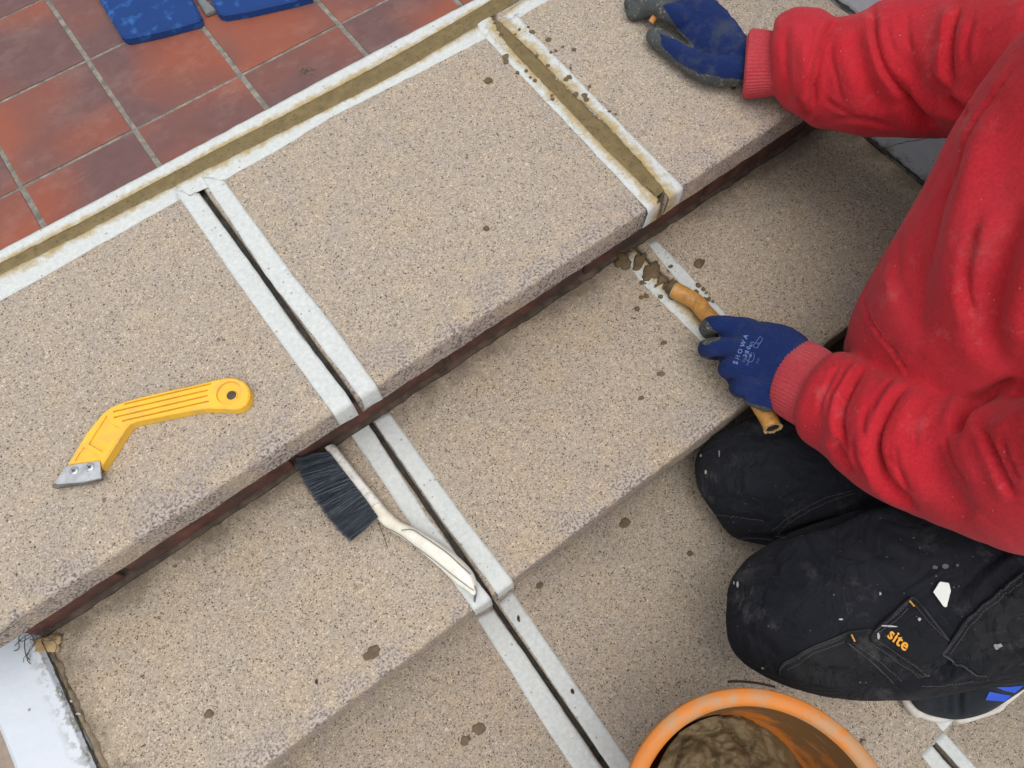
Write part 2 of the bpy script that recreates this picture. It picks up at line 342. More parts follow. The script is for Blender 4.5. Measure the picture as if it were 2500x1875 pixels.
# ------------------------------------------------------------------ structure
def nz(x, y, z=0., s=1.): return noise.noise(Vector((x*s, y*s, z*s)))
def slab_mesh(poly, zt, zb, bev=.005, step=.008, jit=.0006, frontjit=.0010, yf=None):
    C = [Vector((p[0], p[1], 0)) for p in poly]; n = len(C)
    E = [(C[(i+1) % n]-C[i]).normalized() for i in range(n)]; Nn = [Vector((e.y, -e.x, 0)) for e in E]     # outward for CCW
    cnt = [max(1, int((C[(i+1) % n]-C[i]).length/step)) for i in range(n)]
    def inset(d):
        out = []
        for i in range(n):
            a, b = Nn[i-1], Nn[i]; out.append(C[i]-(a+b)*(d/max(.2, 1+a.dot(b))))
        return out
    prof = [(0, zb), (0, zt-bev*1.2), (.12*bev, zt-.6*bev), (.45*bev, zt-.22*bev), (1.*bev, zt-.0002), (2.6*bev, zt)]; kj = (1, 1, 1, .8, .45, 0)
    V = []; F = []
    for k, (ins, z) in enumerate(prof):
        I = inset(ins)
        for i in range(n):
            for q in range(cnt[i]):
                t = q/cnt[i]; p0 = C[i].lerp(C[(i+1) % n], t); p = I[i].lerp(I[(i+1) % n], t)
                kk = frontjit if (yf is not None and abs(p0.y-yf) < .02) else jit
                J = kk*(nz(p0.x, p0.y, zt, 45)+.7*nz(p0.x, p0.y, zt+5, 160)-1.05*max(0, nz(p0.x, p0.y, zt+9, 28)))*min(1, 8*t*(1-t) if cnt[i] > 3 else 0)
                J = max(-.0022, min(.0022, J))
                v = p+Nn[i]*J*kj[k]; V.append((v.x, v.y, z+(min(0, J)*.4 if 0 < k < 4 else 0)))
    m = sum(cnt)
    for k in range(len(prof)-1):
        for i in range(m):
            j = (i+1) % m; F.append((k*m+i, k*m+j, (k+1)*m+j, (k+1)*m+i))
    q0 = (len(prof)-1)*m; cen = sum((Vector(v) for v in V[q0:q0+m]), Vector())/m; V.append(cen)
    for i in range(m): F.append((q0+i, q0+(i+1) % m, len(V)-1))
    return V, F
def slab(poly, zt, zb, mat, parent, **kw):
    V, F = slab_mesh(poly, zt, zb, **kw); return mk('step_slab', V, F, mat, parent, smooth=True)
def boxmesh(x0, x1, y0, y1, z0, z1, b=0.):
    bm = bmesh.new(); r = bmesh.ops.create_cube(bm, size=1)
    for v in bm.verts: v.co = Vector(((x0+x1)/2+v.co.x*(x1-x0), (y0+y1)/2+v.co.y*(y1-y0), (z0+z1)/2+v.co.z*(z1-z0)))
    if b: bmesh.ops.bevel(bm, geom=bm.edges[:], offset=b, segments=2, affect='EDGES', profile=.6)
    bm.verts.index_update()
    V = [v.co.copy() for v in bm.verts]; F = [tuple(v.index for v in f.verts) for f in bm.faces]; bm.free(); return V, F

ground = tag(mk('ground', [(-900, -900, -.46), (900, -900, -.46), (900, 900, -.46), (-900, 900, -.46)], [(0, 1, 2, 3)], M['ground']), 'grey paved ground around the steps', None, None, 'structure')
steps = tag(empty('steps', (0, 0, -.46)), 'flight of sandy stone steps', None, None, 'structure')
XR = .876; XL = -.402
GA = .0031; GB = .006
a0, a1 = at(488, 460), at(873, 992); b0, b1 = at(1213, 60), at(1614, 478)
def onl(p, q, y): t = (y-p.y)/(q.y-p.y); return p.x+(q.x-p.x)*t
YB = .745
slab([(-.47, Y1), (onl(a0, a1, Y1)-GA, Y1), (onl(a0, a1, YB)-GA, YB), (-.47, YB)], Z1, -.037, M['slab1'], steps, yf=Y1)
slab([(onl(a0, a1, Y1)+GA, Y1-.001), (onl(b0, b1, Y1)-GB, Y1), (onl(b0, b1, YB)-GB, YB), (onl(a0, a1, YB)+GA, YB)], Z1, -.037, M['slab1'], steps, yf=Y1)
slab([(onl(b0, b1, Y1)+GB, Y1), (XR-.002, Y1+.003), (XR-.002, YB), (onl(b0, b1, YB)+GB, YB)], Z1+.0002, -.038, M['slab1'], steps, yf=Y1)
c0, c1 = at(905, 1034, Z2), at(1203, 1467, Z2); d0, d1 = at(1556, 610, Z2), at(1645, 700, Z2)
B2 = .41
slab([(XL+.003, Y2), (onl(c0, c1, Y2)-GA, Y2), (onl(c0, c1, B2)-GA, B2), (XL+.003, B2)], Z2, -.193, M['slab2'], steps, yf=Y2)
slab([(onl(c0, c1, Y2)+GA, Y2), (onl(d0, d1, Y2)-.004, Y2), (onl(d0, d1, B2)-.004, B2), (onl(c0, c1, B2)+GA, B2)], Z2, -.193, M['slab2'], steps, yf=Y2)
slab([(onl(d0, d1, Y2)+.004, Y2), (XR-.002, Y2), (XR-.002, B2), (onl(d0, d1, B2)+.004, B2)], Z2+.0001, -.193, M['slab2'], steps, yf=Y2)
e0, e1 = at(1207, 1476, Z3), at(1482, 1875, Z3)
B3 = .175; YS = -.3045
slab([(XL-.25, -1.1), (onl(e0, e1, -1.1)-GA, -1.1), (onl(e0, e1, B3)-GA, B3), (XL-.25, B3)], Z3, -.32, M['slab3'], steps)
slab([(onl(e0, e1, YS)+GA, YS+.00015), (XR-.002, YS+.00015), (XR-.002, B3), (onl(e0, e1, B3)+GA, B3)], Z3, -.32, M['slab3'], steps, bev=.0003, jit=.0)
slab([(onl(e0, e1, -1.1)+GA, -1.1), (.369-.004, -1.1), (.369-.004, YS-.00015), (onl(e0, e1, YS)+GA, YS-.00015)], Z3, -.32, M['slab3'], steps, bev=.0003, jit=.0)
slab([(.369+.004, -1.1), (XR-.002, -1.1), (XR-.002, YS-.00015), (.369+.004, YS-.00015)], Z3, -.32, M['slab3'], steps, bev=.0003, jit=.0)
mk('seam_filler', [(onl(e0, e1, YS)+GA+.002, YS-.003, Z3+.0003), (XR-.004, YS-.003, Z3+.0003), (XR-.004, YS+.003, Z3+.0003), (onl(e0, e1, YS)+GA+.002, YS+.003, Z3+.0003)], [(0, 1, 2, 3)], M['slab3'], steps)
# beds that show at the bottom of the open joints, and the core of the flight
def wavy(name, x0, x1, y0, y1, z0, z1, mat, amp=.0008, parent=None):
    V, F = boxmesh(x0, x1, y0, y1, z0, z1)
    bm = bmesh.new(); vs_ = [bm.verts.new(v) for v in V]
    for f in F: bm.faces.new([vs_[i] for i in f])
    bmesh.ops.subdivide_edges(bm, edges=[e for e in bm.edges if e.calc_length() > .2], cuts=60, use_grid_fill=True)
    for v in bm.verts: v.co.y += amp*nz(v.co.x, v.co.z, y0, 40); v.co.z += amp*.6*nz(v.co.x, v.co.y, 3, 45)
    bm.verts.index_update(); V = [v.co.copy() for v in bm.verts]; F = [tuple(v.index for v in f.verts) for f in bm.faces]; bm.free()
    return mk(name, V, F, mat, parent, smooth=False)
RY1, RY2 = .398, .168
mk('joint_bed', *boxmesh(-.46, XR-.003, Y1+.012, .80, -.030, -.013), M['gapbed'], steps)
mk('joint_bed', *boxmesh(XL+.004, XR-.003, Y2+.012, .405, Z2-.03, Z2-.013), M['gapbed'], steps)
mk('joint_bed', *boxmesh(XL-.25, XR-.003, -1.09, .17, Z3-.03, Z3-.013), M['gapbed'], steps)
wavy('mortar_bed', XL, XR-.003, RY1+.006, RY1+.10, Z2-.02, -.037, M['oldmortar'], .0008, steps)
wavy('mortar_bed', XL, XR-.003, RY2+.006, RY2+.10, Z3-.02, -.192, M['oldmortar'], .0008, steps)
def bricks(y, z0, z1, off):
    x = XL+off
    while x < XR-.01:
        x2 = min(x+.212+random.uniform(-.004, .004), XR-.004)
        xa = max(x, XL+.002)
        if x2-xa > .02:
            V, F = boxmesh(xa, x2, y+random.uniform(-.0015, .0015), y+.09, z0, z1, .0028)
            V = [Vector(v)+Vector((0, .0012*nz(v.x, v.z, y, 60), .0008*nz(v.x, v.y, 2, 50))) for v in V]
            mk('brick', V, F, M['brick'], steps, smooth=True)
        x = x2+.011
bricks(RY1, -.137, -.045, -.10)
bricks(RY2, -.262, -.203, -.05)
# rough mortar fillet where riser meets tread 2
V = []; F = []; n = 150
for i in range(n):
    x = XL+.003+(XR-.006-XL)*i/(n-1)
    d = .0045+.002*nz(x, 0, 1, 22)+.002*nz(x, 0, 4, 110); h = .005+.002*nz(x, 2, 1, 30)
    V += [(x, RY1+.008, Z2+h), (x, RY1-.25*d, Z2+h*.5), (x, RY1-max(d, .002), Z2+.0004), (x, RY1+.008, Z2-.002)]
for i in range(n-1):
    for k in range(3): F.append((4*i+k, 4*i+k+1, 4*i+5+k, 4*i+4+k))
mk('mortar_fillet', V, F, M['oldmortar'], steps, smooth=True)

# tiled floor
floor_ = tag(mk('tiled_floor', *boxmesh(-.62, 1.6, .742, 2.6, -.06, -.0011), M['grout']), 'red quarry tiled floor with grey grout', None, None, 'structure')
TX, TY, TS = .0014, 1.0140, .1541
def tile(x0, x1, y0, y1):
    gx, gy = .0034, .0025
    V, F = boxmesh(x0+gx+random.uniform(-.0006, .0006), x1-gx+random.uniform(-.0006, .0006), y0+gy+random.uniform(-.0008, .0008), y1-gy, -.02, random.uniform(-.0003, .0006), .0011)
    mk('tile', V, F, M['tile'], floor_, smooth=False)
for i in range(-4, 9):
    for j in range(-5, 2):
        x0 = TX+i*TS; y1 = TY-j*TS; y0 = y1-TS
        if j == 1: y0 = .757
        if j == 1 and y1-y0 < .02: continue
        p = projs([(x0+TS/2, (y0+y1)/2, 0)])[0]
        if -700 < p[0] < 2900 and p[1] > -1500: tile(x0, x1 := x0+TS, y0, y1)

def blob(px, py, z, rx, ry, h, mat, name, seed, rot=0., rough=.35, parent=None):
    c = at(px, py, z); n = 22; V = []; F = []
    for ring, (s, hh) in enumerate([(1, -.0004), (.96, h*.45), (.7, h*.95), (.35, h)]):
        for i in range(n):
            a = 2*math.pi*i/n; q = 1+rough*(nz(math.cos(a)*1.3, math.sin(a)*1.3, seed, 1)+.6*nz(math.cos(a)*3, math.sin(a)*3, seed+2, 1))
            x, y = rx*s*q*math.cos(a), ry*s*q*math.sin(a)
            V.append(c+Vector((x*math.cos(rot)-y*math.sin(rot), x*math.sin(rot)+y*math.cos(rot), hh*(1+.4*nz(x*300, y*300, seed))+.0004)))
    V.append(c+Vector((0, 0, h)))
    for r in range(3):
        for i in range(n): F.append((r*n+i, r*n+(i+1) % n, (r+1)*n+(i+1) % n, (r+1)*n+i))
    for i in range(n): F.append((3*n+i, 3*n+(i+1) % n, 4*n))
    return mk(name, V, F, mat, parent, smooth=True)
# side walls
def wall_panel(name, x0, x1, y0, y1, z0, z1, mat, amp=.0015):
    bm = bmesh.new(); bmesh.ops.create_cube(bm, size=1)
    for v in bm.verts: v.co = Vector(((x0+x1)/2+v.co.x*(x1-x0), (y0+y1)/2+v.co.y*(y1-y0), (z0+z1)/2+v.co.z*(z1-z0)))
    bmesh.ops.bevel(bm, geom=bm.edges[:], offset=min(.004, (z1-z0)*.2), segments=2, affect='EDGES')
    bmesh.ops.subdivide_edges(bm, edges=[e for e in bm.edges if e.calc_length() > .06], cuts=24, use_grid_fill=True)
    for v in bm.verts: v.co.x += amp*(nz(v.co.y, v.co.z, x0, 14)+.5*nz(v.co.y, v.co.z, x0, 50)); v.co.z += amp*.6*nz(v.co.x, v.co.y, 1, 20)
    bm.verts.index_update(); V = [v.co.copy() for v in bm.verts]; F = [tuple(v.index for v in f.verts) for f in bm.faces]; bm.free()
    return mk(name, V, F, mat, None, smooth=True)
wl = wall_panel('white_wall', -.474, XL, -1.2, .80, -.46, Z2+.005, M['paint'], amp=.0010)
tag(wl, 'low white painted side kerb at the left end of the steps', 'wall')
pth = mk('path', *boxmesh(-3.0, -.468, -1.5, .80, -.459, Z2-.012, .004), M['coping']); tag(pth, 'brown stone path beside the white kerb', None, None, 'structure')
wr = wall_panel('white_wall', XR, XR+.22, -1.2, 2.6, -.46, .75, M['paint'])
tag(wr, 'white painted wall behind the red sleeve at the right end of the steps', 'wall')
# dirt and flaked paint along the foot of both walls
def dirt_line(P, wdt, z, mat, parent, seed, name='dirt_edge'):
    P = resample(P, .004); V = []; F = []
    for i, p in enumerate(P):
        t = (P[min(i+1, len(P)-1)]-P[max(i-1, 0)]).normalized(); s = Vector((-t.y, t.x, 0))
        a = wdt*(.7+.8*nz(p.x, p.y, seed, 50)+.5*nz(p.x, p.y, seed+3, 190)); b = wdt*(.5+.9*nz(p.x, p.y, seed+7, 60)+.5*nz(p.x, p.y, seed+5, 200))
        h = .003+.003*abs(nz(p.x, p.y, seed, 120))
        V += [p+s*max(a, .0005)+Vector((0, 0, .0005)), p+s*a*.3+Vector((0, 0, h)), p-s*b*.3+Vector((0, 0, h*.8)), p-s*max(b, .0005)+Vector((0, 0, .0005))]
    for i in range(len(P)-1):
        for k in range(3): F.append((4*i+k, 4*i+4+k, 4*i+5+k, 4*i+1+k))
    return mk(name, V, F, mat, parent, smooth=True)
dirt_line([(XL+.002, .392, Z2+.003), (XL+.001, .13, Z2+.003)], .0018, Z2, M['dirt'], wl, 2)
dirt_line([(XL+.005, .39, Z2), (XL+.005, .135, Z2)], .0050, Z2, M['moss'], wl, 12)
for i in range(14):                        # flakes of white paint along the foot of the wall
    y = random.uniform(.135, .37); x = XL+random.gauss(.001, .005); p = projs([(x, y, Z2)])[0]
    blob(p[0], p[1], Z2+.004, random.uniform(.001, .0028), random.uniform(.0008, .002), .0008, M['flake'], 'paint_flake', i*1.7, random.uniform(0, 3), .6, wl)
dirt_line([(XR-.003, .395, Z2+.001), (XR-.003, .13, Z2+.001)], .004, Z2, M['dirt'], wr, 5)
dirt_line([(XR-.003, .74, Z1+.002), (XR-.003, .366, Z1+.002)], .0035, Z1, M['dirt'], wr, 9)
# hairline crack in the right wall
cr = []
for q in [(2140, 372), (2180, 355), (2215, 345), (2262, 338), (2310, 334)]:
    d = ray(*q); p = AC+d*((XR-.0009)/d[0]); cr.append(Vector(p))
cr = resample(cr, .006); V = []; F = []
for i, p in enumerate(cr):
    j = Vector((0, .0025*nz(i, 1, 0, .9), .0025*nz(i, 5, 0, .9))); wd = .0006+.0006*abs(nz(i, 3, 3, .3))
    V += [p+j+Vector((-.0006, 0, wd)), p+j+Vector((-.0006, 0, -wd))]
for i in range(len(cr)-1): F.append((2*i, 2*i+1, 2*i+3, 2*i+2))
mk('crack', V, F, M['dirt'], wr)

# ------------------------------------------------------------------ mortar in the joints
def bead(Lp, Rp, h, mat, name, parent, step=.003, amp=.0012, seed=0):
    L = resample(Lp, .002); R = resample(Rp, n=len(L)); n = max(6, int(sum((a-b).length for a, b in zip(L, L[1:]))/step))
    L = resample(L, n=n); R = resample(R, n=n); K = 9; V = []; F = []
    for i in range(n):
        a, b = L[i], R[i]; s = (b-a).normalized()
        a = a+s*amp*(1.3*nz(a.x, a.y, seed, 60)+1.2*nz(a.x, a.y, seed+3, 220)); b = b+s*amp*(1.3*nz(b.x, b.y, seed+9, 60)+1.2*nz(b.x, b.y, seed+6, 220))
        for k in range(K):
            t = k/(K-1); p = a.lerp(b, t); e = 1-abs(2*t-1)**4
            q = p+Vector((0, 0, (h*e*(1-.35*math.sin(math.pi*t)) if True else 0)+.00025*nz(p.x, p.y, seed, 300)*e-(.0008 if k in (0, K-1) else 0)))
            V.append(q)
    for i in range(n-1):
        for k in range(K-1): F.append((i*K+k, (i+1)*K+k, (i+1)*K+k+1, i*K+k+1))
    return mk(name, V, F, mat, parent, smooth=True)
Zt = .0010
up = lambda L, z=0., dz=Zt: [at(x, y, z)+Vector((0, 0, dz)) for x, y in L]
mort_u = [(-300, 794), (-40, 664), (0, 643), (110, 588), (200, 542), (330, 470), (517, 370), (700, 277), (900, 171), (1000, 116), (1158, 24), (1230, -20)]
mort_l = [(-300, 824), (-40, 692), (0, 671), (110, 617), (200, 572), (330, 504), (517, 409), (700, 318), (900, 218), (1000, 164), (1162, 65), (1300, -22)]
bead(up(mort_u), up(mort_l), .0016, M['mortar'], 'mortar_joint', steps, seed=1)
mbl = [(1199, 46), (1243, 118), (1300, 178), (1349, 230), (1400, 284), (1451, 338), (1500, 386), (1553, 436), (1602, 484)]
mbr = [(1226, 60), (1286, 116), (1330, 160), (1370, 203), (1420, 250), (1471, 297), (1512, 338), (1560, 390), (1625, 464)]
bead(up(mbl), up(mbr), .0018, M['mortar'], 'mortar_joint', steps, amp=.0022, seed=4)
fl = lambda L, Y=Y1, dy=.0012: [aty(x, y, Y-dy) for x, y in L]
V = []; Lq = resample(fl([(1606, 488), (1596, 542)]), n=14); Rq = resample(fl([(1622, 472), (1614, 528)]), n=14)
mk('mortar_joint', [v for ab in zip(Lq, Rq) for v in ab], [(2*i, 2*i+1, 2*i+3, 2*i+2) for i in range(13)], M['mortar'], steps)

# ------------------------------------------------------------------ masking tape strips
def strip(L, R, mat, label, group, dz=0., thick=.00035, wob=.0008, seed=0, torn=(0, 0), tail=0):
    # L: inner edge (towards the joint), R: outer edge, both as 3D polylines
    n = max(8, int(sum((Vector(b)-Vector(a)).length for a, b in zip(L, L[1:]))/.006))
    if tail:
        n = max(8, n-tail); L = resample(L[:-tail], n=n)+[Vector(p) for p in L[-tail:]]; R = resample(R[:-tail], n=n)+[Vector(p) for p in R[-tail:]]; n += tail
    else: L = resample(L, n=n); R = resample(R, n=n)
    K = 7; V = []; F = []; uv = []
    for i in range(n):
        a, b = L[i], R[i]; s = (b-a).normalized(); tng = (L[min(i+1, n-1)]-L[max(i-1, 0)]).normalized()
        a = a+s*wob*(nz(a.x, a.y, seed, 70)+.6*nz(a.x, a.y, seed, 300)); b = b+s*wob*nz(b.x, b.y, seed+5, 60)
        up_ = tng.cross(s); up_ = up_ if up_.dot(Vector((0, -.6, .8))) > 0 else -up_
        for k in range(K):
            t = k/(K-1); p = a.lerp(b, t)
            e = 0
            if torn[0] and i == 0: e = torn[0]*(nz(t*3, seed, 0, 1.7)+.5*nz(t*9, seed, 0, 2))
            if torn[1] and i == n-1: e = torn[1]*(nz(t*3, seed+4, 0, 1.7)+.5*nz(t*9, seed, 0, 2))
            V.append(p+up_*(dz+thick+.0009*max(0, nz(p.x, p.y, seed, 75)-.12)+.0016*max(0, nz(p.x, p.y, seed+8, 30)-.38)*(1 if t > .6 else .3))+tng*e); uv.append((i/(n-1), t))
    for i in range(n-1):
        for k in range(K-1): F.append((i*K+k, i*K+k+1, (i+1)*K+k+1, (i+1)*K+k))
    m = len(V)
    base = [V[j]-Vector((0, 0, thick)) for j in range(m)]
    rim = [i*K for i in range(n)]+[(n-1)*K+k for k in range(1, K)]+[i*K+K-1 for i in range(n-2, -1, -1)]+[k for k in range(K-2, 0, -1)]
    off = len(V)
    for j in rim: V.append(base[j]); uv.append(uv[j])
    for q in range(len(rim)):
        q2 = (q+1) % len(rim); F.append((rim[q], rim[q2], off+q2, off+q))
    o = mk('masking_tape', V, F, mat, None, smooth=True, uv=uv)
    return tag(o, label, 'tape', group)
GT = 'white masking tape strips along the joints'
T = lambda L, z=Z1: [at(x, y, z) for x, y in L]
strip(T([(-310, 800), (-60, 676), (0, 645), (200, 544), (330, 473), (517, 373), (700, 280), (900, 174), (1000, 119), (1158, 28), (1235, -16)]),
      T([(-310, 772), (-60, 645), (0, 614), (200, 510), (330, 441), (509, 346), (700, 244), (800, 189), (900, 137), (1000, 84), (1162, 0), (1215, -30)]),
      M['tape_s'], 'long white tape strip between red tiles and mortar joint', GT, seed=1, dz=.0011)
strip(T([(-310, 826), (-60, 699), (0, 669), (110, 614), (200, 569), (330, 501), (431, 451)]), T([(-310, 900), (-60, 766), (0, 735), (110, 675), (200, 622), (330, 549), (436, 489)]),
      M['tape_s'], 'white tape strip below the long mortar joint, left of the two open-joint strips', GT, seed=2)
strip(T([(431, 451), (517, 406), (700, 315), (900, 215), (1000, 161), (1170, 62)]), T([(436, 489), (549, 439), (690, 360), (800, 291), (900, 240), (1000, 190), (1190, 92)]),
      M['tape_s'], 'white tape strip above the middle top slab, along the long mortar joint', GT, seed=3)
strip(T([(1222, 40), (1260, 12), (1320, -24)]), T([(1258, 50), (1300, 23), (1390, -26)]), M['tape_s'], 'short white tape strip at the top edge near the dirty glove', GT, seed=4)
# left joint, top tread (runs over the nosing)
def over(px, down, Y=Y1, z=Z1):
    P = T(px, z); f = P[-1]; t = (P[-1]-P[-2]).normalized(); x = f.x
    P[-1] = Vector((x, Y+.0075, z+.0002)) if abs(f.y-Y) < .06 else f
    P += [Vector((x, Y+.0022, z-.0002)), Vector((x, Y-.0012, z-.0022)), Vector((x, Y-.0024, z-.0055))]
    q = aty(*down, Y-.0026); P.append(Vector((q.x*.5+x*.5, Y-.0026, q.z))); return P
strip(over([(490, 478), (635, 675), (720, 800), (863, 987)], (873, 1012)), over([(424, 462), (570, 675), (659, 800), (810, 1007)], (826, 1038)),
      M['tape'], 'clean white tape strip on the left side of the open joint beside the yellow tool', GT, seed=5, dz=.0006, torn=(.012, .0008), tail=4)
strip(over([(492, 432), (651, 675), (749, 800), (876, 966)], (886, 998)), over([(546, 439), (718, 675), (818, 800), (919, 941)], (934, 972)),
      M['tape'], 'clean white tape strip on the left edge of the middle top slab', GT, seed=6, dz=.0007, torn=(.010, .0008), tail=4)
strip(over([(1203, 44), (1247, 120), (1349, 226), (1451, 336), (1553, 438), (1606, 486)], (1597, 537)), over([(1158, 24), (1170, 77), (1247, 159), (1410, 330), (1492, 419), (1573, 505)], (1561, 560)),
      M['tape_d'], 'mortar-stained tape strip on the right edge of the middle top slab', GT, seed=7, dz=.0006, wob=.0011, torn=(.006, .0008), tail=4)
strip(over([(1222, 58), (1288, 117), (1370, 201), (1471, 293), (1553, 384), (1622, 470)], (1616, 525)), over([(1262, 37), (1296, 77), (1435, 220), (1545, 334), (1658, 447)], (1650, 497)),
      M['tape_d'], 'mortar-stained tape strip nearest the sleeve, right of the filled vertical joint', GT, seed=8, dz=.0006, wob=.0011, torn=(.006, .0008), tail=4)
T2 = lambda L: T(L, Z2)
strip(over([(895, 1028), (1043, 1262), (1198, 1462)], (1201, 1478), Y2, Z2), over([(852, 1053), (1007, 1287), (1149, 1480)], (1161, 1502), Y2, Z2),
      M['tape'], 'clean white tape strip on the middle tread, partly under the brush handle', GT, seed=9, tail=4)
strip(over([(911, 1026), (1088, 1282), (1211, 1445)], (1213, 1463), Y2, Z2), over([(950, 1006), (1129, 1258), (1251, 1417)], (1252, 1434), Y2, Z2),
      M['tape'], 'clean white tape strip on the middle tread, right of the open joint', GT, seed=10, tail=4)
strip(T([(1203, 1488), (1267, 1575), (1400, 1772), (1490, 1905), (1680, 2190)], Z3), T([(1163, 1506), (1206, 1575), (1330, 1772), (1418, 1905), (1606, 2190)], Z3),
      M['tape'], 'white tape strip on the lowest tread, left of the open joint', GT, seed=11)
strip(T([(1217, 1472), (1288, 1575), (1420, 1772), (1510, 1905), (1702, 2190)], Z3), T([(1249, 1441), (1340, 1575), (1470, 1762), (1560, 1890), (1764, 2190)], Z3),
      M['tape'], 'white tape strip on the lowest tread running behind the orange bucket', GT, seed=12)
strip(T2([(1546, 607), (1621, 681), (1678, 744), (1714, 783), (1790, 866)]), T2([(1530, 634), (1560, 683), (1640, 762), (1710, 831), (1765, 886)]),
      M['tape_d'], 'mortar-covered tape strip under the bent tan tube', GT, seed=13, wob=.0012)
strip(T2([(1580, 594), (1657, 690), (1720, 752), (1790, 822)]), T2([(1602, 585), (1710, 699), (1771, 766), (1840, 838)]),
      M['tape'], 'white tape strip between the bent tan tube and the right stone slab', GT, seed=14)
strip(T([(2271, 1818), (2345, 1898), (2520, 2087)], Z3), T([(2246, 1842), (2305, 1910), (2480, 2111)], Z3), M['tape'], 'short white tape strip at the lower right corner, left of its joint', GT, seed=15)
strip(T([(2281, 1807), (2362, 1895), (2535, 2083)], Z3), T([(2302, 1785), (2402, 1895), (2570, 2080)], Z3), M['tape'], 'short white tape strip at the lower right corner, right of its joint', GT, seed=16)
strip(T([(2302, 1786), (2262, 1738), (2240, 1710)], Z3), T([(2326, 1761), (2300, 1733), (2275, 1700)], Z3), M['tape'], 'white tape end poking out from under the shoe', GT, seed=17)

# ------------------------------------------------------------------ mortar crumbs and splashes
spl = [(1526, 1277, Z3, .009, .006, 'oval brown mortar splash on the lowest tread left of the black knee'),
       (907, 1594, Z2, .011, .0065, 'largest brown mortar splash on the middle tread, below the brush handle'),
       (1684, 1351, Z3, .0048, .0035, 'small brown mortar splash on the lowest tread beside the black trouser knee'),
       (1317, 1430, Z3, .0055, .004, 'brown mortar splash on the lowest tread just right of the tape fold'),
       (1170, 1780, Z3, .008, .0075, 'larger of two brown mortar splashes near the bottom edge left of the tape'),
       (1136, 1808, Z3, .0065, .0055, 'smaller of two brown mortar splashes near the bottom edge left of the tape'),
       (510, 1743, Z2, .0055, .0042, 'brown mortar splash on the middle tread at lower left'),
       (1192, 198, Z1, .006, .0045, 'brown mortar flake on the top slab below the tape corner'),
       (1187, 559, Z1, .0038, .003, 'small brown mortar flake on the front half of the middle top slab'),
       (1614, 913, Z2, .0055, .0035, 'brown mortar splash on the middle tread left of the blue glove'),
       (1620, 837, Z2, .0052, .0032, 'small brown mortar mark on the middle tread beside the tape under the tube'),
       (1565, 972, Z2, .0042, .003, 'small brown mortar mark on the middle tread, lower left of the blue glove'),
       (1706, 644, Z2, .0085, .0065, 'brown mortar lump on the right stone slab above the tan tube'),
       (1790, 216, Z1, .004, .003, 'faint brown mark on the top slab below the dirty glove thumb')]
for i, (x, y, z, rx, ry, lb) in enumerate(spl):
    raised = 'lump' in lb or 'flake' in lb
    tag(blob(x, y, z, rx, ry, .003 if raised else .0007, M['mortar_dark'] if raised else M['splash'], 'mortar_splash', i*3.1, random.uniform(-.6, .6), .3), lb, 'mortar', 'mortar splashes on the steps')
smr = [(1560, 640, .0155, .0075, 'brown mortar patch smeared at the top end of the tape under the tube', .0022), (1590, 662, .016, .0095, 'wide brown mortar patch smeared across the tape above the tan tube', .003),
       (1615, 684, .008, .007, 'round mortar lump on the tape just above the tip of the tan tube', .005), (1520, 640, .013, .012, 'mortar lump on the stone at the foot of the brick riser', .004)]
for i, (x, y, rx, ry, lb, h) in enumerate(smr):
    tag(blob(x, y, Z2+.0008, rx, ry, h, M['mortar_dark'], 'mortar_smear', 40+i*2.3, random.uniform(-1, 1), .6), lb, 'mortar', 'mortar smeared on the tape')
# crumbs: a handful of shared shapes
crumb_me = []
for s in range(5):
    bm = bmesh.new(); bmesh.ops.create_icosphere(bm, subdivisions=2, radius=1)
    for v in bm.verts: v.co *= 1+.55*nz(v.co.x, v.co.y, v.co.z+s*7, 1.4); v.co.z = max(v.co.z*.55, -.2)
    me = bpy.data.meshes.new('mortar_crumb'); bm.to_mesh(me); bm.free(); me.materials.append(M['mortar_dark']); crumb_me.append(me)
def crumb(px, py, z, r, label, group):
    o = bpy.data.objects.new('mortar_crumb', random.choice(crumb_me)); COL.objects.link(o)
    o.location = at(px, py, z)+Vector((0, 0, .0009)); o.scale = (r*random.uniform(.8, 1.3), r*random.uniform(.7, 1.1), r*random.uniform(.5, .8)); o.rotation_euler = (0, 0, random.uniform(0, 6.3))
    tag(o, label, 'mortar', group)
cb = [(1236, 152), (1262, 178), (1283, 172), (1296, 190), (1304, 196), (1345, 232), (1352, 240), (1312, 135), (1340, 163), (1258, 86), (1290, 68), (1300, 78), (1374, 118), (1402, 124), (1356, 122), (1388, 188), (1384, 196), (1425, 235),
      (1432, 243), (1345, 130), (1490, 272), (1500, 280), (1440, 210), (1210, 40), (1206, 55), (1266, 70), (1238, 140), (1226, 85), (1218, 74), (1408, 232), (1340, 98), (1392, 168)]
for i, (x, y) in enumerate(cb):
    crumb(x+random.uniform(-3, 3), y+random.uniform(-3, 3), Z1+.001, random.uniform(.0018, .0042), 'brown mortar crumb lying along the filled vertical joint', 'mortar crumbs along the filled vertical joint')
cb2 = [(1638, 652), (1632, 660), (1560, 626), (1574, 690), (1566, 692), (1580, 720), (1610, 728), (1614, 726), (1566, 728), (1712, 700), (1706, 694), (1716, 706), (1722, 716), (1690, 716), (1700, 722), (1730, 728), (1718, 730), (1698, 712),
       (1742, 738), (1556, 756), (1620, 700), (1650, 706), (1600, 700), (1540, 612), (1548, 780), (1640, 716), (1660, 726)]
for i, (x, y) in enumerate(cb2):
    crumb(x+random.uniform(-3, 3), y+random.uniform(-3, 3), Z2+.001, random.uniform(.0016, .0044), 'brown mortar crumb scattered around the end of the tan tube', 'mortar crumbs around the tan tube')

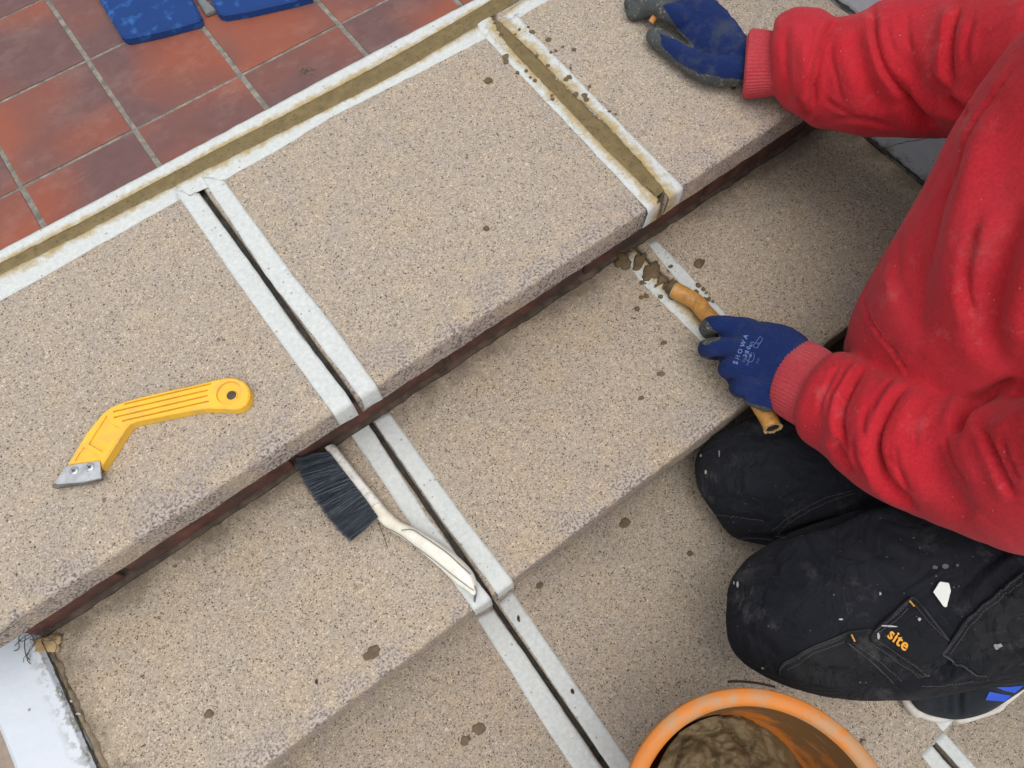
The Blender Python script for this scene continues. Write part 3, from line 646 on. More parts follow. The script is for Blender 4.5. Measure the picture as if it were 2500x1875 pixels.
V = []; F = []
for i in range(420):
    if i < 300: t = random.random(); px, py, z = 1205+410*t+random.gauss(12, 34), 60+415*t+random.gauss(-10, 30), Z1
    else: px, py, z = 1600+random.gauss(0, 55), 690+random.gauss(0, 50), Z2
    c = at(px, py, z)+Vector((0, 0, .0009)); r = random.uniform(.0004, .0011)
    if z == Z1 and c.y < Y1+.012 or z == Z2 and c.y > .385: continue
    o = len(V); V += [c+Vector((r, 0, 0)), c+Vector((-r*.6, r*.8, 0)), c+Vector((-r*.5, -r*.9, 0)), c+Vector((0, 0, r*.9))]; F += [(o, o+1, o+3), (o+1, o+2, o+3), (o+2, o, o+3)]
tag(mk('mortar_dust', V, F, M['mortar_dark']), 'fine brown mortar grit scattered beside the worked joints', 'mortar grit', None, 'stuff')
# ------------------------------------------------------------------ shared shape builders
def offset_loop(P, d):                     # P: CCW xy loop, positive d moves inwards
    n = len(P); out = []
    for i in range(n):
        t = (P[(i+1) % n]-P[i-1]).normalized(); out.append(P[i]+Vector((-t.y, t.x, 0))*d)
    return out
def ccw(P):
    A = sum(P[i-1].x*P[i].y-P[i].x*P[i-1].y for i in range(len(P))); return P if A > 0 else list(reversed(P))
def plate(outer, zb, zt, holes=(), recess=(), ch=.0012, flare=0.):
    """A thick plate with a chamfered rim, sunk recesses and through holes; all loops are lists of xy vectors."""
    bm = bmesh.new(); O = ccw([Vector((p.x, p.y, 0)) for p in outer]); n = len(O)
    def ringv(L, z): return [bm.verts.new((p.x, p.y, z)) for p in L]
    def wall(a, b):
        for i in range(len(a)): bm.faces.new((a[i-1], a[i], b[i], b[i-1]))
    base = ringv(offset_loop(O, -flare), zb); mid = ringv(O, zt-ch); top = ringv(offset_loop(O, ch), zt)
    wall(base, mid); wall(mid, top)
    edges = [bm.edges.get((top[i-1], top[i])) for i in range(n)]
    for L, dep in [(h, None) for h in holes]+list(recess):
        L = ccw([Vector((p.x, p.y, 0)) for p in L]); rv = ringv(L, zt); edges += [bm.edges.new((rv[i-1], rv[i])) for i in range(len(rv))]
        z2 = zb if dep is None else zt-dep; lo = ringv(offset_loop(L, .0003), z2); wall(lo, rv)
        if dep is not None: bm.faces.new(lo)
    bmesh.ops.triangle_fill(bm, edges=edges, use_beauty=True, normal=(0, 0, 1))
    bmesh.ops.recalc_face_normals(bm, faces=bm.faces[:]); bm.verts.index_update()
    V = [v.co.copy() for v in bm.verts]; F = [tuple(v.index for v in f.verts) for f in bm.faces]; bm.free(); return V, F
def circ(c, r, n=28): return [Vector((c.x+r*math.cos(2*math.pi*i/n), c.y+r*math.sin(2*math.pi*i/n), 0)) for i in range(n)]
def lathe(c, prof, n=72, cap=None):
    V = []; F = []
    for r, z in prof:
        for i in range(n): a = 2*math.pi*i/n; V.append((c[0]+r*math.cos(a), c[1]+r*math.sin(a), z))
    for k in range(len(prof)-1):
        for i in range(n): j = (i+1) % n; F.append((k*n+i, k*n+j, (k+1)*n+j, (k+1)*n+i))
    if cap is not None: F.append(tuple(range(n)) if cap else tuple(reversed(range(n))))
    return V, F
def sweep(P, rad, n=10, closed=True, hint=Vector((0, 0, 1))):
    P = [Vector(p) for p in P]; V = []; F = []; m = len(P)
    for i, p in enumerate(P):
        t = (P[min(i+1, m-1)]-P[max(i-1, 0)]).normalized(); e = hint.cross(t)
        e = e.normalized() if e.length > 1e-4 else Vector((1, 0, 0)); u = t.cross(e)
        r = rad[i] if isinstance(rad, (list, tuple)) else rad
        for k in range(n): a = 2*math.pi*k/n; V.append(p+e*r*math.cos(a)+u*r*math.sin(a))
    for i in range(m-1):
        for k in range(n): j = (k+1) % n; F.append((i*n+k, i*n+j, (i+1)*n+j, (i+1)*n+k))
    if closed: F += [tuple(reversed(range(n))), tuple(range((m-1)*n, m*n))]
    return V, F
def merge(*parts):
    V = []; F = []
    for v, f in parts: o = len(V); V += list(v); F += [tuple(i+o for i in q) for q in f]
    return V, F
def limb(ST, n=40, sub=6, sq=2., caps=True):
    """ST: (x1, y1, x2, y2, z, k): two outline points in the photo, height of the axis, depth ratio of the section."""
    R = []
    for x1, y1, x2, y2, z, k in ST:
        c = at((x1+x2)/2, (y1+y2)/2, z); D = (np.array(c)-AC)@AF
        P1 = Vector(AC+ray(x1, y1)*D); P2 = Vector(AC+ray(x2, y2)*D); c = (P1+P2)/2
        R.append((c, (P2-P1).normalized(), (P2-P1).length/2, k))
    cs = crom([r[0] for r in R], sub); V = []; F = []
    es = crom([r[1] for r in R], sub); rs = [v.x for v in crom([Vector((r[2], r[3], 0)) for r in R], sub)]; ks = [v.y for v in crom([Vector((r[2], r[3], 0)) for r in R], sub)]
    m = len(cs)
    for i in range(m):
        t = (cs[min(i+1, m-1)]-cs[max(i-1, 0)]).normalized(); e1 = (es[i]-t*es[i].dot(t)*.0).normalized(); e2 = e1.cross(t).normalized()
        for q in range(n):
            a = 2*math.pi*q/n; ca, sa = math.cos(a), math.sin(a); pw = 2/sq
            ca = math.copysign(abs(ca)**pw, ca); sa = math.copysign(abs(sa)**pw, sa)
            V.append(cs[i]+e1*rs[i]*ca+e2*rs[i]*ks[i]*sa)
    for i in range(m-1):
        for q in range(n): j = (q+1) % n; F.append((i*n+q, i*n+j, (i+1)*n+j, (i+1)*n+q))
    if caps:
        for i0, rev in ((0, True), ((m-1)*n, False)):
            r = list(range(i0, i0+n)); F.append(tuple(reversed(r)) if rev else tuple(r))
    return V, F
def ballchain(P, rad, n=14):               # a finger: rounded chain through points
    C = crom(P, 5); m = len(C); rr = [rad[0]+(rad[-1]-rad[0])*i/(m-1) for i in range(m)] if len(rad) == 2 else [v.x for v in crom([Vector((r, 0, 0)) for r in rad], 5)]
    t0 = (C[0]-C[1]).normalized(); t1 = (C[-1]-C[-2]).normalized()
    C = [C[0]+t0*rr[0]*.9, C[0]+t0*rr[0]*.6]+C+[C[-1]+t1*rr[-1]*.6, C[-1]+t1*rr[-1]*.95]; rr = [rr[0]*.4, rr[0]*.8]+rr+[rr[-1]*.8, rr[-1]*.35]
    return sweep(C, rr, n, hint=Vector((.3, .2, 1)))
def fuse(parts, vox, smooth=6, fac=.5):
    """Union of closed shapes as one continuous skin."""
    V, F = merge(*parts); me = bpy.data.meshes.new('tmp'); me.from_pydata([tuple(v) for v in V], [], F)
    bm = bmesh.new(); bm.from_mesh(me); bmesh.ops.recalc_face_normals(bm, faces=bm.faces[:]); bm.to_mesh(me); bm.free()
    o = bpy.data.objects.new('tmp', me); COL.objects.link(o)
    r = o.modifiers.new('r', 'REMESH'); r.mode = 'VOXEL'; r.voxel_size = vox
    if smooth: sm = o.modifiers.new('s', 'SMOOTH'); sm.factor = fac; sm.iterations = smooth
    dg = bpy.context.evaluated_depsgraph_get(); e = o.evaluated_get(dg); m2 = bpy.data.meshes.new_from_object(e)
    bpy.data.objects.remove(o); bpy.data.meshes.remove(me)
    return m2
def coords(me):
    a = np.empty(len(me.vertices)*3); me.vertices.foreach_get('co', a); return a.reshape(-1, 3)
def normals(me):
    a = np.empty(len(me.vertices)*3); me.vertices.foreach_get('normal', a); return a.reshape(-1, 3)
def setco(me, V): me.vertices.foreach_set('co', V.ravel()); me.update()
def folds(me, FL):
    """Sculpt cloth folds: each is (photo polyline, half width px, depth m, kind)."""
    V = coords(me); N = normals(me); P = projs(V); view = V-AC; view /= np.linalg.norm(view, axis=1)[:, None]
    face = np.clip(-(N*view).sum(1)*2.2, 0, 1); D = np.zeros(len(V))
    for L, wd, h, kind in FL:
        L = np.array([[v.x, v.y] for v in crom([Vector((x, y, 0)) for x, y in L], 6)]); lens = np.linalg.norm(np.diff(L, axis=0), axis=1); tot = lens.sum(); acc = 0
        best = np.full(len(V), 1e9); sg = np.zeros(len(V)); tt = np.zeros(len(V))
        for a, b, ln in zip(L, L[1:], lens):
            d = b-a; r = P-a; t = np.clip((r@d)/max(1e-9, ln*ln), 0, 1); q = r-t[:, None]*d; dist = np.hypot(q[:, 0], q[:, 1])
            m = dist < best; best[m] = dist[m]; sg[m] = np.sign(d[0]*r[m, 1]-d[1]*r[m, 0]); tt[m] = (acc+t[m]*ln)/tot; acc += ln
        tap = np.clip(np.sin(np.pi*np.clip(tt, 0, 1))*1.9, 0, 1)**.8
        s_ = best*sg
        if kind == 'v': f = -np.exp(-(best/wd)**2)+.45*np.exp(-((best-2.1*wd)/(1.3*wd))**2)
        elif kind == 'r': f = .55*np.exp(-(best/(.8*wd))**2)-.2*np.exp(-((best-2.2*wd)/(1.2*wd))**2)
        else:                                # 's': one side laps over the other (positive side raised)
            f = np.where(s_ > 0, np.exp(-(s_/(2.3*wd))**2), 0)*.85*(1-np.exp(-np.maximum(s_, 0)/(.28*wd)))-.75*np.exp(-((s_+.25*wd)/(.55*wd))**2)
        D += 1.15*h*f*tap*face
    setco(me, V+N*D[:, None])
def rough(me, amp, scale, seed=0.):
    V = coords(me); N = normals(me)
    d = np.array([noise.noise(Vector(v)*scale+Vector((seed, 0, 0)))+.5*noise.noise(Vector(v)*scale*2.3+Vector((0, seed, 0))) for v in V]); setco(me, V+N*(amp*d)[:, None])
def bvh_of(o):
    me = o.data; M4 = o.matrix_world
    return BVHTree.FromPolygons([o.location+v.co for v in me.vertices], [tuple(p.vertices) for p in me.polygons])
def place(name, me, mat, parent, smooth=True):
    V = coords(me); c = Vector(((V[:, 0].min()+V[:, 0].max())/2, (V[:, 1].min()+V[:, 1].max())/2, V[:, 2].min()))
    setco(me, V-np.array(c)); o = link(name, me, mat, None, smooth); o.location = c
    if parent: o.parent = parent; o.matrix_parent_inverse = Matrix.Translation(-parent.location)
    return o
def stick(b, x, y, off):
    d = Vector(ray(x, y)).normalized(); h = b.ray_cast(Vector(AC), d)
    if h[0] is None: return None
    n = h[1] if h[1].dot(d) < 0 else -h[1]
    return h[0]+n*off
def patch(b, poly, off, thick, step=9, jit=0.):
    """A piece of material lying on a surface, its outline given in photo pixels."""
    P = resample([Vector((x, y, 0)) for x, y in poly+[poly[0]]], step)[:-1]
    bm = bmesh.new(); vs_ = [bm.verts.new(p) for p in P]; f = bm.faces.new(vs_); bmesh.ops.triangulate(bm, faces=[f])
    bmesh.ops.subdivide_edges(bm, edges=[e for e in bm.edges if e.calc_length() > step*2], cuts=2); bmesh.ops.subdivide_edges(bm, edges=[e for e in bm.edges if e.calc_length() > step*2], cuts=1)
    bmesh.ops.triangulate(bm, faces=bm.faces[:]); bm.verts.index_update()
    V = []; last = None
    for v in bm.verts:
        q = stick(b, v.co.x+jit*nz(v.co.x, v.co.y, 1, .11), v.co.y+jit*nz(v.co.x, v.co.y, 7, .11), off)
        V.append(q)
    good = [q for q in V if q is not None]
    V = [q if q is not None else good[0] for q in V]
    F = [tuple(v.index for v in f.verts) for f in bm.faces]
    be = [e for e in bm.edges if len(e.link_faces) == 1]
    d = Vector(AF)*thick; o = len(V); V2 = V+[q+d for q in V]
    for e in be: a_, b_ = e.verts[0].index, e.verts[1].index; F.append((a_, b_, o+b_, o+a_))
    bm.free(); return V2, F
def stitches(b, L, off=.0006, r=.00035, dash=7, gap=4):
    P = resample([Vector((x, y, 0)) for x, y in L], 1.0); parts = []; i = 0
    while i+dash < len(P):
        q = [stick(b, P[j].x, P[j].y, off) for j in (i, i+dash//2, i+dash)]
        if all(q): parts.append(sweep(q, r, 4))
        i += dash+gap
    return merge(*parts) if parts else ([], [])
def text_geo(body, b, org, xdir, ydir, size, off, bold=0., spacing=1.):
    """Lettering laid on a surface: org, xdir, ydir in photo pixels."""
    cu = bpy.data.curves.new('t', 'FONT'); cu.body = body; cu.size = 1; cu.offset = bold; cu.resolution_u = 3; cu.space_character = spacing
    o = bpy.data.objects.new('t', cu); COL.objects.link(o); dg = bpy.context.evaluated_depsgraph_get(); me = bpy.data.meshes.new_from_object(o.evaluated_get(dg))
    bm = bmesh.new(); bm.from_mesh(me); bmesh.ops.triangulate(bm, faces=bm.faces[:]); bm.verts.index_update(); V = []
    for v in bm.verts:
        x = org[0]+(v.co.x*xdir[0]+v.co.y*ydir[0])*size; y = org[1]+(v.co.x*xdir[1]+v.co.y*ydir[1])*size
        V.append(stick(b, x, y, off) or Vector((0, 0, -.3)))
    F = [tuple(v.index for v in f.verts) for f in bm.faces]; bm.free(); bpy.data.objects.remove(o); bpy.data.meshes.remove(me)
    return V, F

# ------------------------------------------------------------------ yellow grout rake
K = lambda L, z: [at(100+x*.2486, 880+y*.2486, z) for x, y in L]
zk = .0125
rake = tag(empty('grout_rake', at(330, 1030, 0)), 'yellow plastic grout rake with a grey steel blade on the left top slab', 'grout rake')
ko = [(252, 1030), (330, 892), (385, 800), (440, 715), (540, 592), (605, 512), (690, 452), (800, 405), (1000, 352), (1250, 292), (1500, 240), (1700, 190), (1780, 170), (1850, 164), (1925, 172), (1990, 205), (2030, 250), (2050, 310),
      (2045, 370), (2015, 425), (1965, 462), (1900, 478), (1780, 470), (1620, 466), (1450, 492), (1300, 522), (1100, 562), (930, 598), (870, 622), (830, 668), (770, 760), (710, 858), (655, 940), (610, 1010), (595, 1060), (575, 985), (420, 1010)]
slots = [[(815, 430), (1675, 228)], [(705, 505), (1640, 292)], [(712, 562), (1638, 345)], [(795, 596), (1650, 400)]]
rec = []
for (xa, ya), (xb, yb) in slots:
    L = math.hypot(xb-xa, yb-ya); ux, uy = (xb-xa)/L, (yb-ya)/L; h = 9
    pts = [(xa+ux*h, ya+uy*h-h), (xb-ux*h, yb-uy*h-h), (xb, yb-h*.4), (xb, yb+h*.4), (xb-ux*h, yb-uy*h+h), (xa+ux*h, ya+uy*h+h), (xa, ya+h*.4), (xa, ya-h*.4)]
    rec.append((K(pts, zk), .0028))
rec.append((K([(645, 538), (655, 575), (680, 610), (720, 640), (770, 655), (705, 760), (605, 900), (465, 822), (545, 690)], zk), .0022))
rec.append((K([(420, 850), (555, 925), (440, 962), (328, 988), (365, 925)], zk), .0018))
kc = at(100+1865*.2486, 880+335*.2486, zk)
kV, kF = plate(K(ko, zk), .0006, zk, holes=[], recess=rec+[(circ(at(100+1845*.2486, 880+318*.2486, zk), .0135), .0030)], ch=.0016, flare=.0007)
hnd = mk('handle', kV, kF, M['yellow'], rake)
hv, hf = lathe((kc.x-.0, kc.y), [(.0052, zk-.0018), (.0060, zk-.0016), (.0064, zk-.0029)], 32)
mk('hole_collar', hv, hf, M['yellow'], hnd, smooth=True)
mk('hanging_hole', *plate(circ(kc, .0052), zk-.0029, zk-.0023, ch=.0001), M['twig'], hnd)
bl = [(255, 1032), (578, 985), (590, 1155), (400, 1195), (150, 1215), (135, 1190), (190, 1120)]
blade = mk('blade', *plate(K(bl, zk+.0006), zk-.0012, zk+.0006, ch=.0003), M['steel'], rake)
mk('grit_edge', *plate(K([(110, 1212), (150, 1206), (215, 1212), (400, 1192), (590, 1150), (592, 1166), (400, 1212), (230, 1232), (150, 1252), (105, 1245)], zk-.0008), zk-.0052, zk-.0008, ch=.0004), M['grit'], blade)
for sx, sy in ((325, 1085), (480, 1050)):
    c = at(100+sx*.2486, 880+sy*.2486, zk+.0006)
    sc_ = mk('screw', *lathe((c.x, c.y), [(.0048, zk+.0005), (.0047, zk+.0011), (.0036, zk+.0017), (.0012, zk+.0019), (.0001, zk+.0019)], 24), M['steel'], rake, smooth=True)
    V = []; F = []
    for a in (.4, .4+math.pi/2):
        e = Vector((math.cos(a), math.sin(a), 0)); q = Vector((-e.y, e.x, 0)); p = Vector((c.x, c.y, zk+.0021)); o = len(V)
        V += [p+e*.0023+q*.0005, p+e*.0023-q*.0005, p-e*.0023-q*.0005, p-e*.0023+q*.0005]; F.append((o, o+1, o+2, o+3))
    for i_ in range(4, 8): V[i_] = V[i_]+Vector((0, 0, .0001))
    mk('cross_slot', V, F, M['dark'], sc_)

# ------------------------------------------------------------------ brush
BZ = lambda x, y: (680+x*.2652, 1060+y*.2652)
upper = [(490, 98), (530, 112), (640, 250), (760, 400), (900, 570), (1000, 695), (1120, 800), (1230, 850), (1330, 905), (1450, 980), (1600, 1090), (1720, 1200), (1788, 1290), (1815, 1390), (1818, 1450)]
lower = [(445, 120), (440, 145), (545, 285), (655, 425), (800, 610), (905, 770), (1005, 870), (1110, 935), (1250, 1030), (1370, 1125), (1520, 1255), (1640, 1370), (1730, 1430), (1785, 1475), (1806, 1482)]
brush = tag(empty('hand_brush', at(900, 1240, Z2)), 'hand brush with white plastic handle and black bristles lying on the middle tread', 'brush')
def bst(i0, i1, z, k):
    return [(*BZ(*upper[i]), *BZ(*lower[i]), Z2+z+(.004 if i > 6 else 0)*0, k) for i in range(i0, i1)]
mk('brush_head', *limb(bst(0, 5, .0135, 1.05)+[(*BZ(950, 632), *BZ(860, 690), Z2+.0135, 1.)], sq=3.2), M['whitescuff'], brush, smooth=True)
mk('handle', *limb([(*BZ(945, 628), *BZ(850, 680), Z2+.0142, .95)]+bst(5, 15, .014, .85), sq=3.0), M['whiteplastic'], brush, smooth=True)
ridge = [BZ(x, y) for x, y in [(1130, 885), (1230, 880), (1330, 940), (1450, 1020), (1560, 1100), (1680, 1210), (1770, 1290)]]
rl = [at(x, y, Z2+.0262) for x, y in ridge]
mk('handle_groove', *sweep(crom(rl, 4), .0006, 6), M['greyrub'], brush)
rl = [at(*BZ(x, y), Z2+.0235) for x, y in [(960, 850), (1100, 915), (1260, 1035), (1420, 1150), (1580, 1280), (1740, 1400), (1800, 1440)]]
mk('handle_groove', *sweep(crom(rl, 4), .0005, 6), M['greyrub'], brush)
mk('hanging_loop', *sweep(crom([at(*BZ(x, y), Z2+h) for x, y, h in [(1808, 1400, .02), (1822, 1450, .013), (1815, 1500, .006), (1806, 1545, .002), (1802, 1520, .003), (1806, 1480, .01)]], 4), .0008, 6), M['greyrub'], brush, smooth=True)
roots = [BZ(x, y) for x, y in [(458, 165), (560, 300), (670, 440), (800, 610), (905, 760)]]
tips = [BZ(x, y) for x, y in [(165, 215), (235, 440), (340, 590), (450, 750), (560, 880), (665, 985)]]
rp = resample([Vector((*p, 0)) for p in roots], n=200); tp = resample([Vector((*p, 0)) for p in tips], n=200)
V = []; F = []
for i in range(3600):
    u = random.random(); cl = round(u*22)/22+random.gauss(0, .011); cl = min(max(cl, 0), 1)
    a = rp[int(cl*199)]; uu = min(max(u*.75+cl*.25+random.gauss(0, .02), 0), 1); b = tp[int(uu*199)]
    hz = random.random(); za = .004+.019*hz; zb_ = max(.0012, .001+.028*hz+random.gauss(0, .0025)*hz)
    A = at(a.x+3, a.y, Z2+za); B = at(b.x, b.y, Z2+zb_); ln = 1+random.gauss(-.02, .035)
    B = A+(B-A)*ln; mdl = (A+B)/2+Vector((random.gauss(0, .0009), random.gauss(0, .0009), random.gauss(.0006, .0012)))
    d = (B-A).normalized(); sd_ = Vector((-d.y, d.x, 0)).normalized(); r = .00032; o = len(V)
    for p, rr in ((A, r), (mdl, r), (B, r*.6)): V += [p+sd_*rr, p-sd_*rr, p+Vector((0, 0, rr*1.5))]
    for k in range(2):
        for q in range(3): q2 = (q+1) % 3; F.append((o+3*k+q, o+3*k+q2, o+3*k+3+q2, o+3*k+3+q))
bro = tag(mk('bristles', V, F, M['bristle'], brush), None, None, None, 'stuff')
ta = bro.data.attributes.new('tone', 'FLOAT', 'POINT'); ta.data.foreach_set('value', np.repeat(np.clip(rng.normal(.38, .32, len(V)//9), 0, 1)**1.3, 9))
core = [at(*BZ(x, y), Z2) for x, y in [(460, 180), (900, 740), (650, 940), (560, 850), (455, 720), (350, 560), (250, 400), (200, 250)]]
mk('bristle_core', *plate(core, Z2+.0012, Z2+.010, ch=.003), M['bristleb'], brush)
tag(mk('loose_bristle', *sweep(crom([at(923, 1276, Z2+.0015), at(935, 1305, Z2+.001), at(946, 1337, Z2+.001)], 4), .0004, 5), M['twig']), 'single dark loose bristle lying below the brush head', 'bristle')

# ------------------------------------------------------------------ blue pad, top left
pad = tag(empty('kneeling_pad', at(420, 0, 0)), 'blue mottled foam pad with a grey strap at the top edge on the red tiles', 'pad')
PZ = .013
def padpiece(L):
    P = [at(x, y, PZ) for x, y in L]; return mk('foam_pad', *plate(P, .001, PZ, ch=.003), M['pad'], pad)
padpiece([(150, -160), (242, 0), (271, 49), (287, 76), (294, 86), (304, 91), (317, 90), (388, 75), (474, 52), (485, 48), (490, 40), (488, 32), (475, 7), (400, -140)])
padpiece([(430, -150), (515, 0), (525, 22), (533, 31), (548, 34), (600, 26), (717, 0), (760, -12), (690, -160)])
mk('strap', *plate([at(x, y, .008) for x, y in [(440, -110), (505, 0), (528, 22), (500, 32), (488, 14), (470, -20), (400, -110)]], .002, .008, ch=.002), M['greyrub'], pad)

# ------------------------------------------------------------------ debris
def tangle(c, r, n, rad, seed, h):
    random.seed(seed); parts = []
    for i in range(n):
        a = random.uniform(0, 6.3); p = Vector((math.cos(a), math.sin(a), 0))*r*random.uniform(0, .6); d = random.uniform(0, 6.3); P = []
        for k in range(6):
            P.append(c+p+Vector((0, 0, .0008+h*random.random()*(1-p.length/r/1.8)))); d += random.gauss(0, .7); p = p+Vector((math.cos(d), math.sin(d), 0))*r*random.uniform(.2, .4)
        P[-1].z = c.z+.0008
        parts.append(sweep(crom(P, 3), rad*random.uniform(.6, 1.2), 4))
    random.seed(seed+1); return merge(*parts)
tag(mk('root_clump', *tangle(at(748, 176, 0), .0085, 20, .00034, 3, .006), M['root']), 'small brown tuft of dry roots on the red tiles', 'roots')
tag(mk('twig_clump', *tangle(at(100, 1543, Z2+.006), .020, 15, .0005, 5, .02), M['twig']), 'dark dry twigs caught in the corner below the left stone slab', 'twigs')
lv = blob(117, 1571, Z2+.004, .0195, .0080, .0012, M['leaf'], 'dry_leaf', 77, -.50, .55); tag(lv, 'tan dry leaf lying against the low white kerb', 'leaf')
tag(mk('grass_stalk', *sweep(crom([at(62, 1555, Z2+.022), at(60, 1578, Z2+.016), at(64, 1600, Z2+.011), at(73, 1612, Z2+.007)], 4), .0006, 5), M['twig']), 'thin curved dark stalk lying on the low white kerb', 'stalk')
for x, y, rx, ry, lb in [(1398, 1688, .0038, .002, 'dark fleck on the white tape left of the bucket'), (1266, 1510, .004, .0018, 'grey smudge of dirt on the tape of the lowest tread'), (773, 1665, .003, .0014, 'black chip of dirt on the middle tread at lower left'),
                         (2068, 2000, .002, .002, '')]:
    if lb: tag(blob(x, y, (Z3 if x > 1200 else Z2)+.001, rx, ry, .0012, M['dirt'], 'dirt_fleck', x, 1.2, .5), lb, 'dirt')
tag(blob(2107, 1812, Z3+.0005, .004, .0028, .003, M['moss'], 'moss_crumb', 5, .3, .5), 'tiny dark green crumb of moss right of the bucket rim', 'moss')

# ------------------------------------------------------------------ bucket
zr = -.033
pts = [at(100*0+x, y, zr) for x, y in [(1534, 1875), (1575, 1807), (1638, 1743), (1720, 1696), (1828, 1678), (1923, 1691), (2002, 1731), (2081, 1797), (2151, 1875)]]
Am = np.array([[2*p.x, 2*p.y, 1] for p in pts]); bb = np.array([p.x**2+p.y**2 for p in pts]); so_ = np.linalg.lstsq(Am, bb, rcond=None)[0]
bc = (so_[0], so_[1]); br = math.sqrt(so_[2]+so_[0]**2+so_[1]**2)
print('bucket', bc, br)
bucket = tag(empty('bucket', (bc[0], bc[1], Z3)), 'orange plastic bucket with mortar stains at the bottom edge', 'bucket')
r0 = br*.74
mk('body', *lathe(bc, [(r0*.9, Z3+.001), (r0, Z3+.004), (br*.945, zr-.012), (br*.95, zr-.008)], 96, False), M['bucket'], bucket, smooth=True)
mk('rim', *lathe(bc, [(br*.948, zr-.011), (br*.992, zr-.011), (br*1.0, zr-.006), (br*.998, zr-.0015), (br*.988, zr-.0001), (br*.94, zr), (br*.895, zr-.0006), (br*.884, zr-.0022), (br*.873, zr-.004)], 128), M['bucket'], bucket, smooth=True)
mk('inner_wall', *lathe(bc, [(br*.873, zr-.0038), (br*.868, zr-.012), (r0*.95, Z3+.012), (.001, Z3+.010)], 96), M['bucketin'], bucket, smooth=True)
ha = math.atan2(*reversed((Vector(at(1834, 1668, zr-.03))-Vector((bc[0], bc[1], 0))).xy))
hb = [Vector((bc[0]+(br+.0065)*math.cos(ha+q), bc[1]+(br+.0065)*math.sin(ha+q), zr-.030)) for q in np.linspace(-.17, .17, 10)]
mk('grip_lug', *sweep(hb, .0012, 8), M['dark'], bucket, smooth=True)
V = []; F = []; NR, NA = 80, 200
for i in range(NR):
    for j in range(NA):
        a = 2*math.pi*j/NA; f = i/(NR-1); R_ = (r0+(br*.885-r0)*.62)*.985*f; x, y = bc[0]+R_*math.cos(a), bc[1]+R_*math.sin(a)
        dx = (x-bc[0])*AR[0]+(y-bc[1])*AR[1]                       # heaped up towards one side of the bucket
        h = -.092-.062*(dx/br+.15)*1.25
        v_ = Vector((x, y, 0)); wp = v_+Vector((noise.noise(v_*60), noise.noise(v_*60+Vector((9, 0, 0))), 0))*.007; cell = noise.voronoi(wp*26)[0]; c2 = noise.voronoi(wp*70+Vector((3, 1, 0)))[0]
        e1_, e2_ = cell[1]-cell[0], c2[1]-c2[0]
        lump = .010*min(1., e1_*2.2)-.010*max(0., 1-e1_*9)-.004*max(0., 1-e2_*8)+noise.fractal(v_*38, .9, 2.1, 5)*.009+noise.noise(v_*120)*.003+noise.noise(v_*260)*.0018
        cr_ = min(1, max(0, (.45-dx/br)*3)); V.append((x, y, max(h+lump*(.2+.8*cr_)-.008*f**4, Z3+.018)))
for i in range(NR-1):
    for j in range(NA): j2 = (j+1) % NA; F.append((i*NA+j, (i+1)*NA+j, (i+1)*NA+j2, i*NA+j2))
tag(mk('mortar_heap', V, F, M['mortar_dark'], None, smooth=True), 'lumpy heap of wet brown mortar inside the orange bucket', 'mortar')

# ------------------------------------------------------------------ the kneeling person
person = tag(empty('person', (.55, -.1, Z3)), 'kneeling person in red sweatshirt, black work trousers and blue gloves pointing the steps', 'person')
# body: head, neck and trunk as one skin (mostly out of the frame, under the clothes)
def ell(c, r, n=20):
    V = []; F = []
    for i in range(n+1):
        th = math.pi*i/n
        for j in range(n): ph = 2*math.pi*j/n; V.append(Vector((c[0]+r[0]*math.sin(th)*math.cos(ph), c[1]+r[1]*math.sin(th)*math.sin(ph), c[2]+r[2]*math.cos(th))))
    for i in range(n):
        for j in range(n): j2 = (j+1) % n; F.append((i*n+j, (i+1)*n+j, (i+1)*n+j2, i*n+j2))
    return V, F
SHL, SHR, HIP, NECK = Vector((.66, -.27, .26)), Vector((.80, .05, .30)), Vector((.70, -.11, -.06)), Vector((.70, -.12, .36))
HEAD = Vector((.63, -.09, .50))
body = fuse([ballchain([HIP, (HIP+NECK)/2+Vector((.02, 0, 0)), NECK-Vector((0, 0, .08))], [.12, .13, .11]), ballchain([NECK-Vector((0, 0, .08)), NECK+Vector((-.01, 0, .05)), HEAD], [.07, .058, .062]),
             ell(HEAD+Vector((0, 0, .02)), (.098, .076, .108)), ell(HEAD+Vector((-.035, 0, -.055)), (.058, .052, .055)), ell(HEAD+Vector((-.108, 0, -.012)), (.018, .012, .02)), ell(HEAD+Vector((-.082, 0, -.06)), (.018, .026, .012)),
             ell(HEAD+Vector((.008, .082, -.005)), (.018, .010, .03)), ell(HEAD+Vector((.008, -.082, -.005)), (.018, .010, .03)), ell(HEAD+Vector((-.09, 0, .03)), (.016, .05, .012))], .006, 4)
place('body', body, M['skin'], person)
for sy in (-1, 1): mk('eye', *ell(HEAD+Vector((-.088, .032*sy, .012)), (.012, .014, .012), 12), M['whiteplastic'], person, smooth=True)
hair = fuse([ell(HEAD+Vector((.016, 0, .045)), (.100, .082, .100))], .006, 2)
V_ = coords(hair); place('hair', hair, M['hair'], person)

